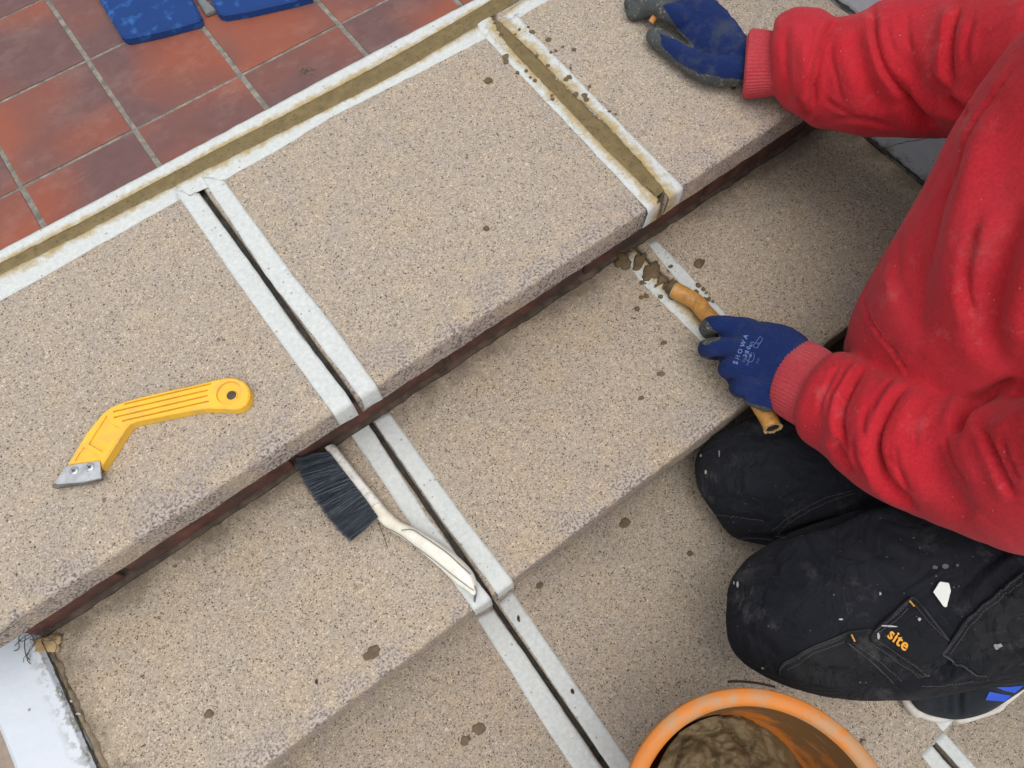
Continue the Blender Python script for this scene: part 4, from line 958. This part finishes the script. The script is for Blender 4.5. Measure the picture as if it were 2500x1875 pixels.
# --- trousers
tp_ = [limb([(1786, 1412, 1792, 1562, -.155, .75), (1812, 1375, 1826, 1620, -.15, .85), (1868, 1338, 1888, 1656, -.145, .9), (1950, 1300, 1985, 1687, -.14, .85), (2080, 1255, 2110, 1698, -.13, .8), (2230, 1200, 2260, 1690, -.115, .8), (2400, 1150, 2430, 1660, -.09, .85), (2600, 1080, 2650, 1640, -.05, .9), (2900, 1000, 2950, 1560, -.02, 1.)]),
       limb([(1700, 1112, 1706, 1190, -.225, .6), (1722, 1082, 1740, 1245, -.22, .7), (1775, 1045, 1790, 1308, -.215, .7), (1860, 1010, 1880, 1330, -.20, .75), (2000, 990, 2020, 1345, -.18, .8), (2200, 950, 2220, 1330, -.14, .9), (2500, 850, 2520, 1300, -.08, 1.), (2800, 750, 2830, 1250, -.04, 1.)]),
       limb([(2060, 1500, 2080, 1680, -.20, .6), (2200, 1490, 2215, 1690, -.205, .65), (2330, 1480, 2350, 1668, -.20, .7), (2480, 1450, 2505, 1632, -.19, .75), (2600, 1420, 2640, 1600, -.18, .75)]),
       ballchain([Vector((.62, -.20, -.08)), Vector((.74, -.12, -.05)), Vector((.76, .02, -.08))], [.13, .14, .12])]
tr = fuse(tp_, .0042, 5)
folds(tr, [([(1800, 1450), (1840, 1470), (1900, 1470)], 6, .0025, 'v'), ([(1830, 1400), (1880, 1430), (1950, 1440)], 6, .0025, 'v'), ([(1900, 1520), (1980, 1540), (2050, 1530)], 7, .003, 'v'), ([(2160, 1280), (2220, 1330), (2310, 1360)], 7, .003, 'v'), ([(1980, 1350), (2050, 1390), (2150, 1400)], 6, .0025, 'v'), ([(1880, 1100), (1930, 1150), (2000, 1180)], 6, .003, 'v'), ([(1760, 1150), (1830, 1160), (1900, 1150)], 6, .003, 'v'), ([(2400, 1380), (2430, 1430), (2490, 1460)], 7, .003, 'v'),
           ([(1883, 1322), (1960, 1297), (2040, 1272), (2120, 1238), (2200, 1215)], 12, .012, 'v'), ([(1850, 1352), (1930, 1322), (2030, 1306)], 16, .003, 'r'),
           ([(1744, 1252), (1800, 1262), (1850, 1268), (1900, 1290)], 8, .0035, 'v'), ([(1790, 1312), (1850, 1308), (1900, 1312)], 6, .003, 'v'),
           ([(1700, 1150), (1750, 1100), (1850, 1080), (1950, 1110)], 18, .003, 'v'), ([(1800, 1180), (1880, 1200), (1960, 1180), (2040, 1160)], 16, .0035, 'r'),
           ([(2330, 1480), (2380, 1420), (2450, 1360), (2510, 1320)], 14, .006, 's'), ([(2340, 1600), (2300, 1640), (2200, 1668), (2100, 1685)], 12, .005, 'v'),
           ([(1930, 1610), (2000, 1645), (2090, 1650), (2180, 1640)], 14, .004, 'v'), ([(1960, 1640), (2040, 1668), (2120, 1672)], 10, .003, 'r'),
           ([(2100, 1420), (2180, 1440), (2240, 1480)], 20, .002, 'v'), ([(1860, 1420), (1950, 1440), (2050, 1430)], 30, .002, 'r'), ([(2500, 1440), (2440, 1500), (2400, 1560)], 16, .003, 'r'),
           ([(1880, 1345), (1900, 1400), (1960, 1440)], 10, .003, 'v'), ([(1960, 1310), (1990, 1370), (2060, 1410), (2140, 1420)], 12, .004, 'v'), ([(2080, 1275), (2120, 1330), (2200, 1370)], 12, .004, 'v'), ([(1790, 1540), (1850, 1560), (1900, 1600)], 12, .003, 'v'),
           ([(1740, 1110), (1800, 1130), (1880, 1120)], 9, .004, 'v'), ([(1720, 1210), (1790, 1220), (1860, 1240)], 9, .004, 'v'), ([(1800, 1050), (1870, 1060), (1950, 1050)], 10, .004, 'v'), ([(2240, 1640), (2320, 1630), (2420, 1600), (2500, 1580)], 9, .004, 'v'),
           ([(2380, 1480), (2420, 1560), (2440, 1600)], 12, .003, 'v'), ([(2230, 1300), (2300, 1340), (2380, 1350)], 22, .003, 'r')])
rough(tr, .0016, 22, 3)
trousers = place('trousers', tr, M['black'], person); tb = bvh_of(trousers)
Z7 = lambda L: [(1600+x*.4972, 1050+y*.4972) for x, y in L]
Z8 = lambda L: [(2050+x*.2863, 1400+y*.2863) for x, y in L]
# cargo pocket, its flap, the holster pocket and knee patch lie on the thigh
pk = mk('cargo_pocket', *patch(tb, Z8([(20, 520), (70, 490), (260, 470), (330, 440), (560, 240), (640, 210), (700, 280), (900, 520), (990, 760), (860, 850), (700, 880), (520, 900), (420, 900), (200, 700), (90, 590)]), .0016, .004), M['black2'], trousers, smooth=False)
fpb = mk('pocket_flap', *patch(tb, Z8([(270, 500), (330, 425), (450, 330), (560, 230), (620, 190), (680, 250), (800, 400), (920, 555), (900, 640), (820, 700), (740, 760), (640, 720), (480, 640), (330, 600), (265, 560)]), .0042, .004), M['black2'], trousers)
hp = mk('thigh_pocket', *patch(tb, Z8([(870, 680), (940, 580), (1050, 420), (1160, 300), (1300, 200), (1450, 90), (1572, 0), (1572, 760), (1450, 800), (1230, 850), (1000, 770)]), .0030, .004), M['black2'], trousers)
kp = mk('knee_pocket', *patch(tb, Z7([(612, 1170), (625, 1140), (780, 1060), (930, 1000), (1000, 1060), (1170, 1215), (1000, 1260), (850, 1255), (700, 1225), (620, 1205)]), .0014, .003), M['black2'], trousers)
st = [Z8([(290, 480), (360, 430), (450, 360), (560, 270), (620, 225)]), Z8([(300, 500), (370, 455), (470, 385), (570, 300)]), Z8([(290, 545), (400, 610), (520, 690), (640, 770), (760, 850)]), Z8([(260, 575), (380, 660), (520, 760), (680, 860)]),
      Z8([(80, 590), (200, 690), (330, 790), (450, 905)]), Z8([(110, 580), (240, 670), (390, 780), (520, 890)]), Z8([(900, 660), (1000, 520), (1150, 310), (1300, 210), (1560, 20)]), Z8([(930, 670), (1040, 520), (1180, 340), (1330, 240), (1572, 70)]),
      Z8([(880, 690), (1000, 760), (1150, 840), (1220, 855)]), Z8([(640, 260), (750, 400), (910, 545)]), Z7([(615, 1165), (640, 1140), (780, 1065), (930, 1005)]), Z7([(650, 1165), (780, 1085), (930, 1030)]),
      Z7([(580, 490), (640, 440), (750, 370), (850, 325), (980, 295)]), Z7([(600, 500), (660, 455), (770, 390), (870, 345), (990, 312)]), Z7([(280, 400), (360, 422), (450, 420), (540, 445)]), Z7([(390, 525), (470, 522), (560, 530), (640, 545)]),
      Z8([(700, 945), (860, 935), (1000, 910), (1150, 890)])]
hems = [(Z8([(265, 560), (262, 520), (290, 480), (360, 420), (450, 345), (560, 250), (620, 195), (650, 210), (690, 260), (800, 400), (925, 555)]), .0042), (Z8([(265, 560), (380, 650), (520, 750), (680, 850), (760, 860)]), .0036), (Z8([(20, 520), (70, 495), (260, 470)]), .002),
        (Z8([(60, 580), (200, 700), (330, 800), (440, 905)]), .0022), (Z8([(870, 680), (940, 580), (1050, 420), (1160, 300), (1300, 200), (1450, 90), (1572, -10)]), .0034), (Z8([(870, 680), (1000, 765), (1150, 845), (1240, 850)]), .0034), (Z7([(612, 1200), (612, 1165), (640, 1135), (780, 1058), (930, 998)]), .0018)]
for L, of in hems:
    q = [stick(tb, p.x, p.y, of) for p in resample([Vector((x, y, 0)) for x, y in L], 5)]; q = [v for v in q if v is not None]
    mk('hem', *sweep(q, .0011, 6), M['black3'], trousers, smooth=True)
parts = [stitches(tb, L, .0052 if 0 <= i < 4 or i == 9 else .0040, .00028, 5, 2) for i, L in enumerate(st)]
tag(mk('stitching', *merge(*parts), M['thread'], trousers), None, None, None, 'stuff')
fb = bvh_of(fpb)
mk('lettering', *text_geo('site', fb, (2164, 1553), (.78, .62), (.55, -.84), 39, .0010, .022, 1.06), M['site'], fpb)
for L in (Z8([(590, 228), (640, 282)]), Z8([(90, 505), (118, 560)])):
    mk('bar_tack', *sweep([stick(tb, x, y, .006) for x, y in L], .0009, 6), M['thread_y'], trousers)
flk = [(1802, 1428, 3, 8), (1793, 1424, 1.5, 5), (1724, 1152, 2.5, 6), (1712, 1113, 2, 4), (1757, 1108, 1.2, 9), (2053, 1512, 7, 2.2), (2036, 1452, 2, 1.5), (2166, 1524, 22, 2.2), (2140, 1548, 3, 8), (2283, 1385, 7, 5), (2308, 1383, 9, 6), (2338, 1380, 4, 3), (2440, 1570, 8, 5), (2242, 1508, 4, 4), (2098, 1672, 2, 4), (1863, 1630, 3, 3), (2146, 1452, 3, 3)]
for i, (x, y, rx, ry) in enumerate(flk):
    P = [(x+rx*math.cos(a)*(1+.5*nz(a, i, 0, 1.3)), y+ry*math.sin(a)*(1+.5*nz(a, i, 4, 1.3))) for a in np.linspace(0, 2*math.pi, 9)[:-1]]
    mk('paint_fleck', *patch(tb, P, .0062 if 2120 < x < 2330 and y > 1450 or x > 2400 else .0009, .0006, 3), M['thread'] if i in (9, 10, 11) else M['fleck'], trousers)
scrap_o = mk('tape_scrap', *patch(tb, Z8([(795, 155), (850, 70), (925, 82), (942, 145), (925, 210), (905, 282), (880, 270), (840, 215)]), .004, .0005, 5), M['scrap']); tag(scrap_o, 'small torn scrap of white tape stuck on the black trouser thigh', 'tape scrap')

# --- shoe
sh = fuse([limb([(2216, 1672, 2226, 1716, -.252, .7), (2236, 1650, 2252, 1738, -.247, .75), (2275, 1635, 2296, 1750, -.243, .75), (2330, 1615, 2344, 1752, -.235, .8), (2400, 1590, 2412, 1732, -.222, .85), (2470, 1565, 2478, 1690, -.205, .85), (2540, 1530, 2545, 1640, -.19, .8)])], .003, 4)
folds(sh, [([(2345, 1670), (2342, 1710), (2344, 1750)], 7, .003, 'v'), ([(2310, 1680), (2300, 1710), (2310, 1740)], 10, .002, 'r')])
shoe = tag(empty('shoe', (.42, -.27, Z3)), None); shoe.parent = person; shoe.matrix_parent_inverse = Matrix.Translation(-person.location)
up_o = place('upper', sh, M['suede'], shoe); sbv = bvh_of(up_o)
so_l = [at(x, y, z) for x, y, z in [(2236, 1640, -.258), (2213, 1668, -.262), (2213, 1692, -.263), (2223, 1718, -.263), (2245, 1739, -.263), (2270, 1749, -.262), (2297, 1752, -.261), (2315, 1747, -.256), (2332, 1751, -.252), (2345, 1755, -.248), (2390, 1742, -.238), (2434, 1727, -.227), (2448, 1713, -.220), (2494, 1675, -.205), (2550, 1630, -.185)]]
sol = mk('sole', *sweep(crom(so_l, 5), [.0085]*21+[.0055]*50, 8), M['rubber'], shoe, smooth=True)
mk('toe_line', *sweep(crom([v+Vector((.004, .010, .010)) for v in so_l[1:7]], 5), .0013, 6), M['suede'], shoe)
for P in (Z8([(1275, 1005), (1370, 1022), (1460, 1035), (1400, 1085), (1320, 1080), (1240, 1075)]), Z8([(1335, 968), (1440, 964), (1560, 950), (1490, 1012), (1400, 995)])):
    mk('stripe', *patch(sbv, P, .0012, .001, 5), M['stripe'], shoe)

# --- sweatshirt: trunk and both sleeves in one skin
LA = [(2040, 872, 1940, 1036, -.055, .9), (2074, 866, 1957, 1072, -.05, .95), (2138, 886, 2008, 1108, -.04, .95), (2200, 915, 2060, 1160, -.025, .95), (2270, 930, 2130, 1213, -.005, .9), (2350, 962, 2250, 1265, .015, .85), (2450, 978, 2375, 1316, .045, .85), (2560, 960, 2500, 1358, .085, .85), (2700, 880, 2680, 1360, .14, .85)]
RA = [(1893, 58, 1890, 232, .048, .9), (1912, 40, 1910, 255, .05, .95), (1950, 28, 1944, 276, .053, .95), (1997, 32, 1975, 299, .057, .95), (2041, 50, 2030, 313, .06, .9), (2100, 42, 2098, 327, .07, .9), (2150, 12, 2172, 332, .08, .9), (2245, 0, 2262, 334, .095, .9), (2330, -15, 2350, 340, .115, .9), (2450, -40, 2460, 360, .15, .9), (2620, -70, 2640, 330, .21, .9)]
TO = [(2060, 835, 2700, 1230, -.115, .55), (2078, 765, 2760, 1200, -.075, .65), (2112, 700, 2810, 1150, -.03, .7), (2170, 602, 2860, 1050, .03, .75), (2245, 470, 2920, 930, .10, .75), (2335, 298, 3000, 760, .18, .75), (2455, 128, 3100, 560, .25, .75), (2600, 0, 3200, 420, .31, .7)]
hd = fuse([limb(LA), limb(RA), limb(TO), ballchain([at(2700, 1120, .14), SHL], [.075, .09]), ballchain([at(2630, 130, .21), SHR], [.07, .09]), ballchain([SHL, NECK-Vector((0, 0, .06)), SHR], [.085, .10, .085]), ballchain([NECK-Vector((0, 0, .06)), NECK-Vector((-.04, 0, -.03))], [.085, .08])], .0036, 3)
A3 = lambda L: [(1400+x*.4973, y*.4973) for x, y in L]
A6 = lambda L: [(1450+x*.4069, 500+y*.4069) for x, y in L]
A7 = Z7
folds(hd, [(A3([(1295, 100), (1240, 150), (1205, 250), (1185, 350), (1172, 450), (1165, 570)]), 14, .009, 's'), (A3([(1100, 470), (1125, 520), (1150, 600)]), 9, .005, 'v'), (A3([(1060, 100), (1120, 220), (1130, 350), (1080, 480)]), 24, .004, 'r'),
           (A3([(1462, 30), (1470, 150), (1490, 250), (1525, 340), (1590, 430), (1660, 520), (1730, 610)]), 12, .008, 's'), (A3([(1390, 150), (1400, 250), (1440, 400), (1500, 540)]), 20, .004, 'v'), (A3([(1310, 130), (1330, 260), (1370, 400), (1400, 520)]), 22, .004, 'r'),
           (A3([(1560, 330), (1640, 400), (1720, 490), (1800, 560), (1890, 600)]), 18, .007, 'r'), (A3([(1610, 470), (1680, 560), (1780, 620)]), 16, .006, 'v'), (A3([(1885, 30), (1850, 150), (1836, 280), (1842, 380), (1860, 440)]), 13, .009, 's'),
           (A3([(1830, 490), (1880, 525), (1930, 560)]), 12, .009, 'v'), (A3([(1720, 80), (1700, 200), (1720, 330), (1780, 430)]), 26, .004, 'r'), (A3([(1240, 600), (1350, 578), (1450, 590), (1600, 625)]), 6, .002, 'v'),
           (A6([(1618, 965), (1590, 1000), (1525, 1110), (1485, 1210), (1472, 1300), (1490, 1390), (1535, 1480)]), 13, .010, 's'), (A6([(1885, 1080), (1805, 1150), (1745, 1250), (1705, 1350), (1690, 1450), (1700, 1560), (1750, 1700)]), 13, .010, 's'),
           (A6([(1700, 1000), (1640, 1110), (1590, 1230), (1580, 1350), (1620, 1470)]), 22, .005, 'r'), (A6([(1960, 1090), (1880, 1200), (1830, 1330), (1830, 1480), (1860, 1600)]), 22, .005, 'r'),
           (A7([(1080, 0), (1085, 120), (1120, 220), (1190, 310), (1290, 400)]), 14, .007, 'v'), (A7([(1590, -30), (1630, 70), (1690, 200), (1760, 330)]), 14, .007, 's'), (A7([(1350, 60), (1400, 200), (1480, 330), (1560, 430)]), 26, .005, 'v'), (A7([(1230, 60), (1270, 200), (1350, 330)]), 24, .005, 'r'),
           (A7([(1500, 20), (1540, 150), (1610, 290)]), 22, .005, 'r'), (A7([(900, 20), (910, 110), (960, 210)]), 12, .006, 'v'),
           (A3([(1180, 140), (1160, 230), (1150, 330)]), 5, .0022, 'v'), (A3([(1260, 200), (1270, 300), (1300, 400), (1320, 500)]), 5, .0022, 'v'), (A3([(1540, 60), (1550, 180), (1590, 280)]), 6, .0025, 'v'), (A3([(1640, 40), (1640, 160), (1670, 260)]), 6, .0022, 'v'),
           (A3([(1230, 480), (1300, 530), (1380, 560)]), 5, .0022, 'v'), (A3([(1750, 330), (1790, 400), (1850, 450)]), 5, .0025, 'v'), (A3([(1960, 100), (1930, 220), (1930, 330)]), 7, .003, 'v'), (A3([(1040, 180), (1040, 300), (1060, 400)]), 6, .002, 'v'),
           (A6([(1480, 960), (1420, 1060), (1370, 1170), (1350, 1270)]), 6, .0025, 'v'), (A6([(1560, 930), (1500, 1030), (1440, 1150), (1410, 1280)]), 6, .0025, 'v'), (A6([(1660, 1180), (1630, 1290), (1640, 1400)]), 5, .0025, 'v'), (A6([(1800, 1040), (1720, 1140), (1660, 1250)]), 6, .003, 'v'),
           (A6([(2040, 1120), (1960, 1230), (1920, 1350), (1930, 1480)]), 7, .003, 'v'), (A6([(1780, 1400), (1780, 1500), (1820, 1600)]), 5, .0025, 'v'), (A7([(980, 40), (1000, 140), (1060, 240)]), 6, .0025, 'v'), (A7([(1180, 60), (1200, 180), (1260, 290)]), 6, .003, 'v'),
           (A7([(1420, 30), (1460, 150), (1540, 280)]), 6, .003, 'v'), (A7([(1700, 30), (1730, 140), (1790, 250)]), 6, .003, 'v'), ([(2200, 560), (2190, 660), (2210, 760)], 8, .003, 'v'), ([(2300, 420), (2270, 540), (2260, 660)], 8, .003, 'v'), ([(2400, 520), (2370, 660), (2380, 800)], 9, .004, 'v'),
           (A6([(1632, 430), (1618, 560), (1655, 680), (1740, 810), (1850, 960), (1895, 1060)]), 5, .0035, 's'), ([(2330, 330), (2270, 520), (2230, 700), (2240, 850)], 34, .008, 'v'), ([(2420, 250), (2370, 450), (2330, 640), (2350, 820)], 40, .008, 'r'),
           ([(2500, 500), (2450, 640), (2420, 780), (2440, 900)], 30, .010, 'v'), ([(2180, 650), (2190, 760), (2240, 860)], 30, .005, 'r'), ([(2480, 150), (2380, 300), (2290, 470)], 8, .003, 's'), ([(2480, 930), (2420, 960), (2360, 1000), (2330, 1060)], 14, .010, 'v'), ([(2560, 990), (2480, 1010), (2420, 1070)], 20, .006, 'r')])
rough(hd, .0011, 30, 8)
hood = place('sweatshirt', hd, M['red'], person)
hbv = bvh_of(hood)
tag(mk('seam_stitching', *merge(stitches(hbv, [(x+5, y) for x, y in A6([(1632, 440), (1625, 560), (1660, 680), (1745, 810), (1850, 950)])], .0003, .0004, 6, 3)), M['cuff'], hood), None, None, None, 'stuff')
def ribcuff(ST, nrib, name='cuff'):
    n = nrib*4; V, F = limb(ST, n, 8, caps=False); m = len(V)//n; V2 = []
    for i in range(m):
        c = sum(V[i*n:(i+1)*n], Vector())/n
        for q in range(n): v = V[i*n+q]; d = (v-c); V2.append(c+d*(1+.016*math.cos(q/4*2*math.pi)*(1 if 0 < i < m-1 else .2))*(.93 if i == 0 else 1))
        # rolled ends
    for i0 in (0,):
        c = sum(V2[i0*n:(i0+1)*n], Vector())/n; o = len(V2); V2 += [c+(v-c)*.8+(V2[n+q]-V2[q])*.5 for q, v in enumerate(V2[:n])]
        F += [(o+q, o+(q+1) % n, (q+1) % n, q) for q in range(n)]
    return mk(name, V2, F, M['cuff'], hood, smooth=True)
ribcuff([(1976, 834, 1888, 1000, -.072, .62), (1996, 842, 1899, 1010, -.066, .64), (2024, 858, 1920, 1024, -.060, .66), (2056, 884, 1948, 1040, -.054, .66)], 58)
ribcuff([(1822, 92, 1812, 232, .034, .62), (1835, 76, 1822, 238, .036, .68), (1862, 76, 1850, 236, .04, .7), (1890, 80, 1884, 232, .044, .7), (1915, 80, 1912, 232, .048, .7)], 58)

# --- gloves
def glove(name, parts, vox, mat, coat_px, axis0, axis1, under, parent):
    me = fuse(parts, vox, 3); rough(me, .0009, 85, 2)
    V = coords(me); N = normals(me); P = projs(V); co = np.clip(-N[:, 2]*1.6+under, 0, 1)
    for L in coat_px:
        for (x0, y0, r0_), (x1, y1, r1_) in zip(L, L[1:] or L):
            for t in np.linspace(0, 1, 9): x, y, r = x0+(x1-x0)*t, y0+(y1-y0)*t, r0_+(r1_-r0_)*t; co = np.maximum(co, np.clip(1.35-np.hypot(P[:, 0]-x, P[:, 1]-y)/r, 0, 1))
    a = me.attributes.new('coat', 'FLOAT', 'POINT'); a.data.foreach_set('value', co)
    ax = np.array(axis1, float)-np.array(axis0, float); ax /= np.linalg.norm(ax); nx = np.array([-ax[1], ax[0]])  # ribs run along the fingers
    hc = np.zeros((len(V), 3)); q = P-np.array(axis0); hc[:, 0] = q@ax*.0005; hc[:, 1] = q@nx*.0005
    h = me.attributes.new('hc', 'FLOAT_VECTOR', 'POINT'); h.data.foreach_set('vector', hc.ravel())
    return place(name, me, mat, parent)
f3 = lambda L: [at(x, y, z) for x, y, z in L]
gl = glove('glove', [limb([(1985, 845, 1905, 1005, -.072, .5), (1962, 818, 1885, 1004, -.072, .5), (1925, 797, 1862, 998, -.075, .45), (1880, 787, 1832, 985, -.080, .4), (1835, 782, 1806, 962, -.085, .38), (1800, 788, 1788, 950, -.09, .34), (1772, 800, 1772, 925, -.096, .36), (1758, 815, 1766, 900, -.10, .3)]),
      ballchain(f3([(1835, 802, -.078), (1780, 793, -.076), (1740, 793, -.084), (1729, 805, -.102), (1745, 818, -.112)]), [.0125, .0115, .0118, .0115, .010]),
      ballchain(f3([(1830, 848, -.078), (1780, 846, -.076), (1734, 848, -.084), (1728, 855, -.108), (1750, 862, -.118)]), [.0125, .0115, .0118, .0115, .010]),
      ballchain(f3([(1830, 895, -.08), (1785, 897, -.082), (1779, 903, -.10), (1800, 905, -.12)]), [.0125, .0125, .012, .010]),
      ballchain(f3([(1845, 940, -.082), (1808, 944, -.086), (1805, 950, -.105), (1830, 950, -.12)]), [.0125, .0115, .011, .010]),
      ballchain(f3([(1910, 830, -.095), (1850, 812, -.108), (1790, 806, -.118), (1750, 800, -.122)]), [.015, .0135, .012, .0105]),
      ballchain(f3([(1880, 975, -.085), (1840, 965, -.088)]), [.016, .014])], .0019, M['gloveL'], [[(1716, 790, 14), (1728, 814, 22), (1750, 822, 12)], [(1724, 832, 13)], [(1800, 975, 8), (1830, 992, 10), (1880, 1004, 8)]], (1900, 880), (1760, 850), .05, person)
gb = bvh_of(gl)
rt = (.55, -.83); ud = (-.83, -.55)
def gtext(t, x, y, size, bold=.0, sp=1.): return text_geo(t, gb, (x, y), (.37, -.93), (-.93, -.37), size, .0006, bold, sp)
mk('lettering', *merge(gtext('SHOWA', 1799, 891, 15.5, .03, 1.62), gtext('380', 1823, 874, 14, .03, 1.5), gtext('8/L', 1835, 848, 10, .02, 1.2), gtext('CE', 1817, 885, 7, .01, 1.3), gtext('No.Y102001', 1825, 893, 6, .01, 1.15), gtext('3121', 1850, 888, 6, .01, 1.2)), M['print'], gl)
rg = []
cx_, cy_ = 1831, 870
ring = [stick(gb, cx_+11*math.cos(a), cy_+14*math.sin(a), .0007) for a in np.linspace(-.6, 3.8, 20)]
rg.append(sweep(ring, .00035, 4))
for L in ([(1838, 846), (1856, 822), (1863, 827), (1848, 851), (1838, 846)], [(1845, 837), (1853, 842)]):
    P = resample([Vector((x, y, 0)) for x, y in L], 3); rg.append(sweep([stick(gb, p.x, p.y, .0007) for p in P], .00035, 4))
rg.append(gtext('d', 1834, 874, 15, .0)); rg.append(gtext('i', 1855, 840, 11, .01))
mk('emblem', *merge(*rg), M['print'], gl)
glove('glove', [limb([(1845, 92, 1838, 205, .036, .5), (1822, 86, 1812, 196, .034, .48), (1795, 50, 1765, 180, .035, .42), (1755, 8, 1716, 135, .037, .38), (1712, -28, 1672, 98, .038, .35), (1668, -62, 1636, 60, .037, .32)]),
      ballchain(f3([(1805, 172, .028), (1740, 172, .024), (1690, 152, .020), (1640, 118, .018), (1600, 90, .0155)]), [.019, .0175, .0150, .0138, .0128]),
      ballchain(f3([(1670, 48, .036), (1630, 28, .037), (1600, 14, .030), (1570, 22, .018), (1548, 30, .0125)]), [.0135, .013, .0125, .0115, .0108]),
      ballchain(f3([(1680, 15, .038), (1630, -8, .039), (1590, -12, .032), (1560, 2, .018), (1542, 8, .0125)]), [.0135, .013, .0125, .0115, .0108]),
      ballchain(f3([(1700, -20, .038), (1640, -50, .038), (1600, -55, .03), (1560, -40, .017), (1545, -32, .0125)]), [.0135, .013, .012, .0115, .0105]),
      ballchain(f3([(1725, -50, .036), (1670, -85, .034), (1635, -92, .026), (1605, -80, .014)]), [.0125, .012, .011, .010])], .0021, M['gloveR'],
      [[(1588, 82, 24), (1604, 122, 17), (1646, 160, 15), (1700, 190, 15), (1760, 200, 13), (1812, 202, 9)], [(1600, 64, 12), (1650, 90, 8), (1690, 112, 6)], [(1540, 25, 34), (1592, 18, 26), (1618, 42, 16), (1648, 76, 12), (1684, 108, 9)], [(1540, -30, 60), (1620, -40, 60)]], (1810, 140), (1640, 40), .15, person)
cg = tag(empty('cigarette', at(1595, 42, .0)), 'orange cigarette end held between the fingers of the dirty glove', 'cigarette')
mk('paper', *sweep(f3([(1610, 24, .030), (1590, 54, .018)]), .0042, 16), M['filter'], cg, smooth=False)
pe = f3([(1590.2, 53.8, .01805), (1589.6, 54.8, .0177)]); mk('filter_tip', *sweep(pe, .0040, 16), M['filterend'], cg)

# ------------------------------------------------------------------ the bent tube used to press the joint
tb0 = empty('bent_tube', at(1700, 760, Z2)); tag(tb0, 'bent hollow tan tube held in the blue glove over the taped joint', 'tube')
TP = [(1646, 708, Z2+.0125), (1664, 717, Z2+.0125), (1684, 728, Z2+.0125), (1703, 741, Z2+.013), (1722, 764, Z2+.016), (1758, 805, Z2+.022), (1800, 880, -.115), (1845, 970, -.108), (1875, 1020, -.103), (1886, 1044, -.101)]
tc = crom(f3(TP), 6); n_ = 20
V, F = sweep(tc, [.0112]*(len(tc)-14)+[.0108]*14, n_, closed=False)
o_ = len(V); inn, _f = sweep(tc[-4:], .0078, n_, closed=False)
V += inn; L_ = (len(tc)-1)*n_
for q in range(n_): q2 = (q+1) % n_; F.append((L_+q, L_+q2, o_+3*n_+q2, o_+3*n_+q))
mk('tube_wall', V, F, M['tube'], tb0, smooth=True)
F2 = [(i*n_+q, (i+1)*n_+q, (i+1)*n_+(q+1) % n_, i*n_+(q+1) % n_) for i in range(3) for q in range(n_)]+[tuple(range(n_))]
mk('hollow', inn, F2, M['dark'], tb0)
en = tc[-1]; ev = (tc[-1]-tc[-2]).normalized(); V = []; F = []; e_ = Vector((0, 0, 1)).cross(ev).normalized(); u_ = ev.cross(e_)
for q in range(n_*2):
    a = math.pi*q/n_; d = e_*math.cos(a)+u_*math.sin(a); j = random.uniform(0, .0016); V += [en+d*.0107+ev*.0003, en+d*(.0113+j*.4)+ev*(.0008+j), en+d*.0077+ev*(.0004+j*.6)]
for q in range(n_*2):
    q2 = (q+1) % (n_*2)
    for k in range(2): F.append((3*q+k, 3*q2+k, 3*q2+k+1, 3*q+k+1))
mk('frayed_rim', V, F, M['tubecut'], tb0)
t0_ = tc[0]; dv = (tc[0]-tc[1]).normalized()
mk('tip_cap', *sweep([t0_+dv*.0002, t0_+dv*.0022], [.0112, .0098], 20), M['tubecut'], tb0)
bmm = blob(1640, 712, Z2+.0012, .0125, .0085, .017, M['mortar_dark'], 'mortar_cake', 91, 1.1, .6); tag(bmm, 'brown mortar caked round the tip of the tan tube', 'mortar')
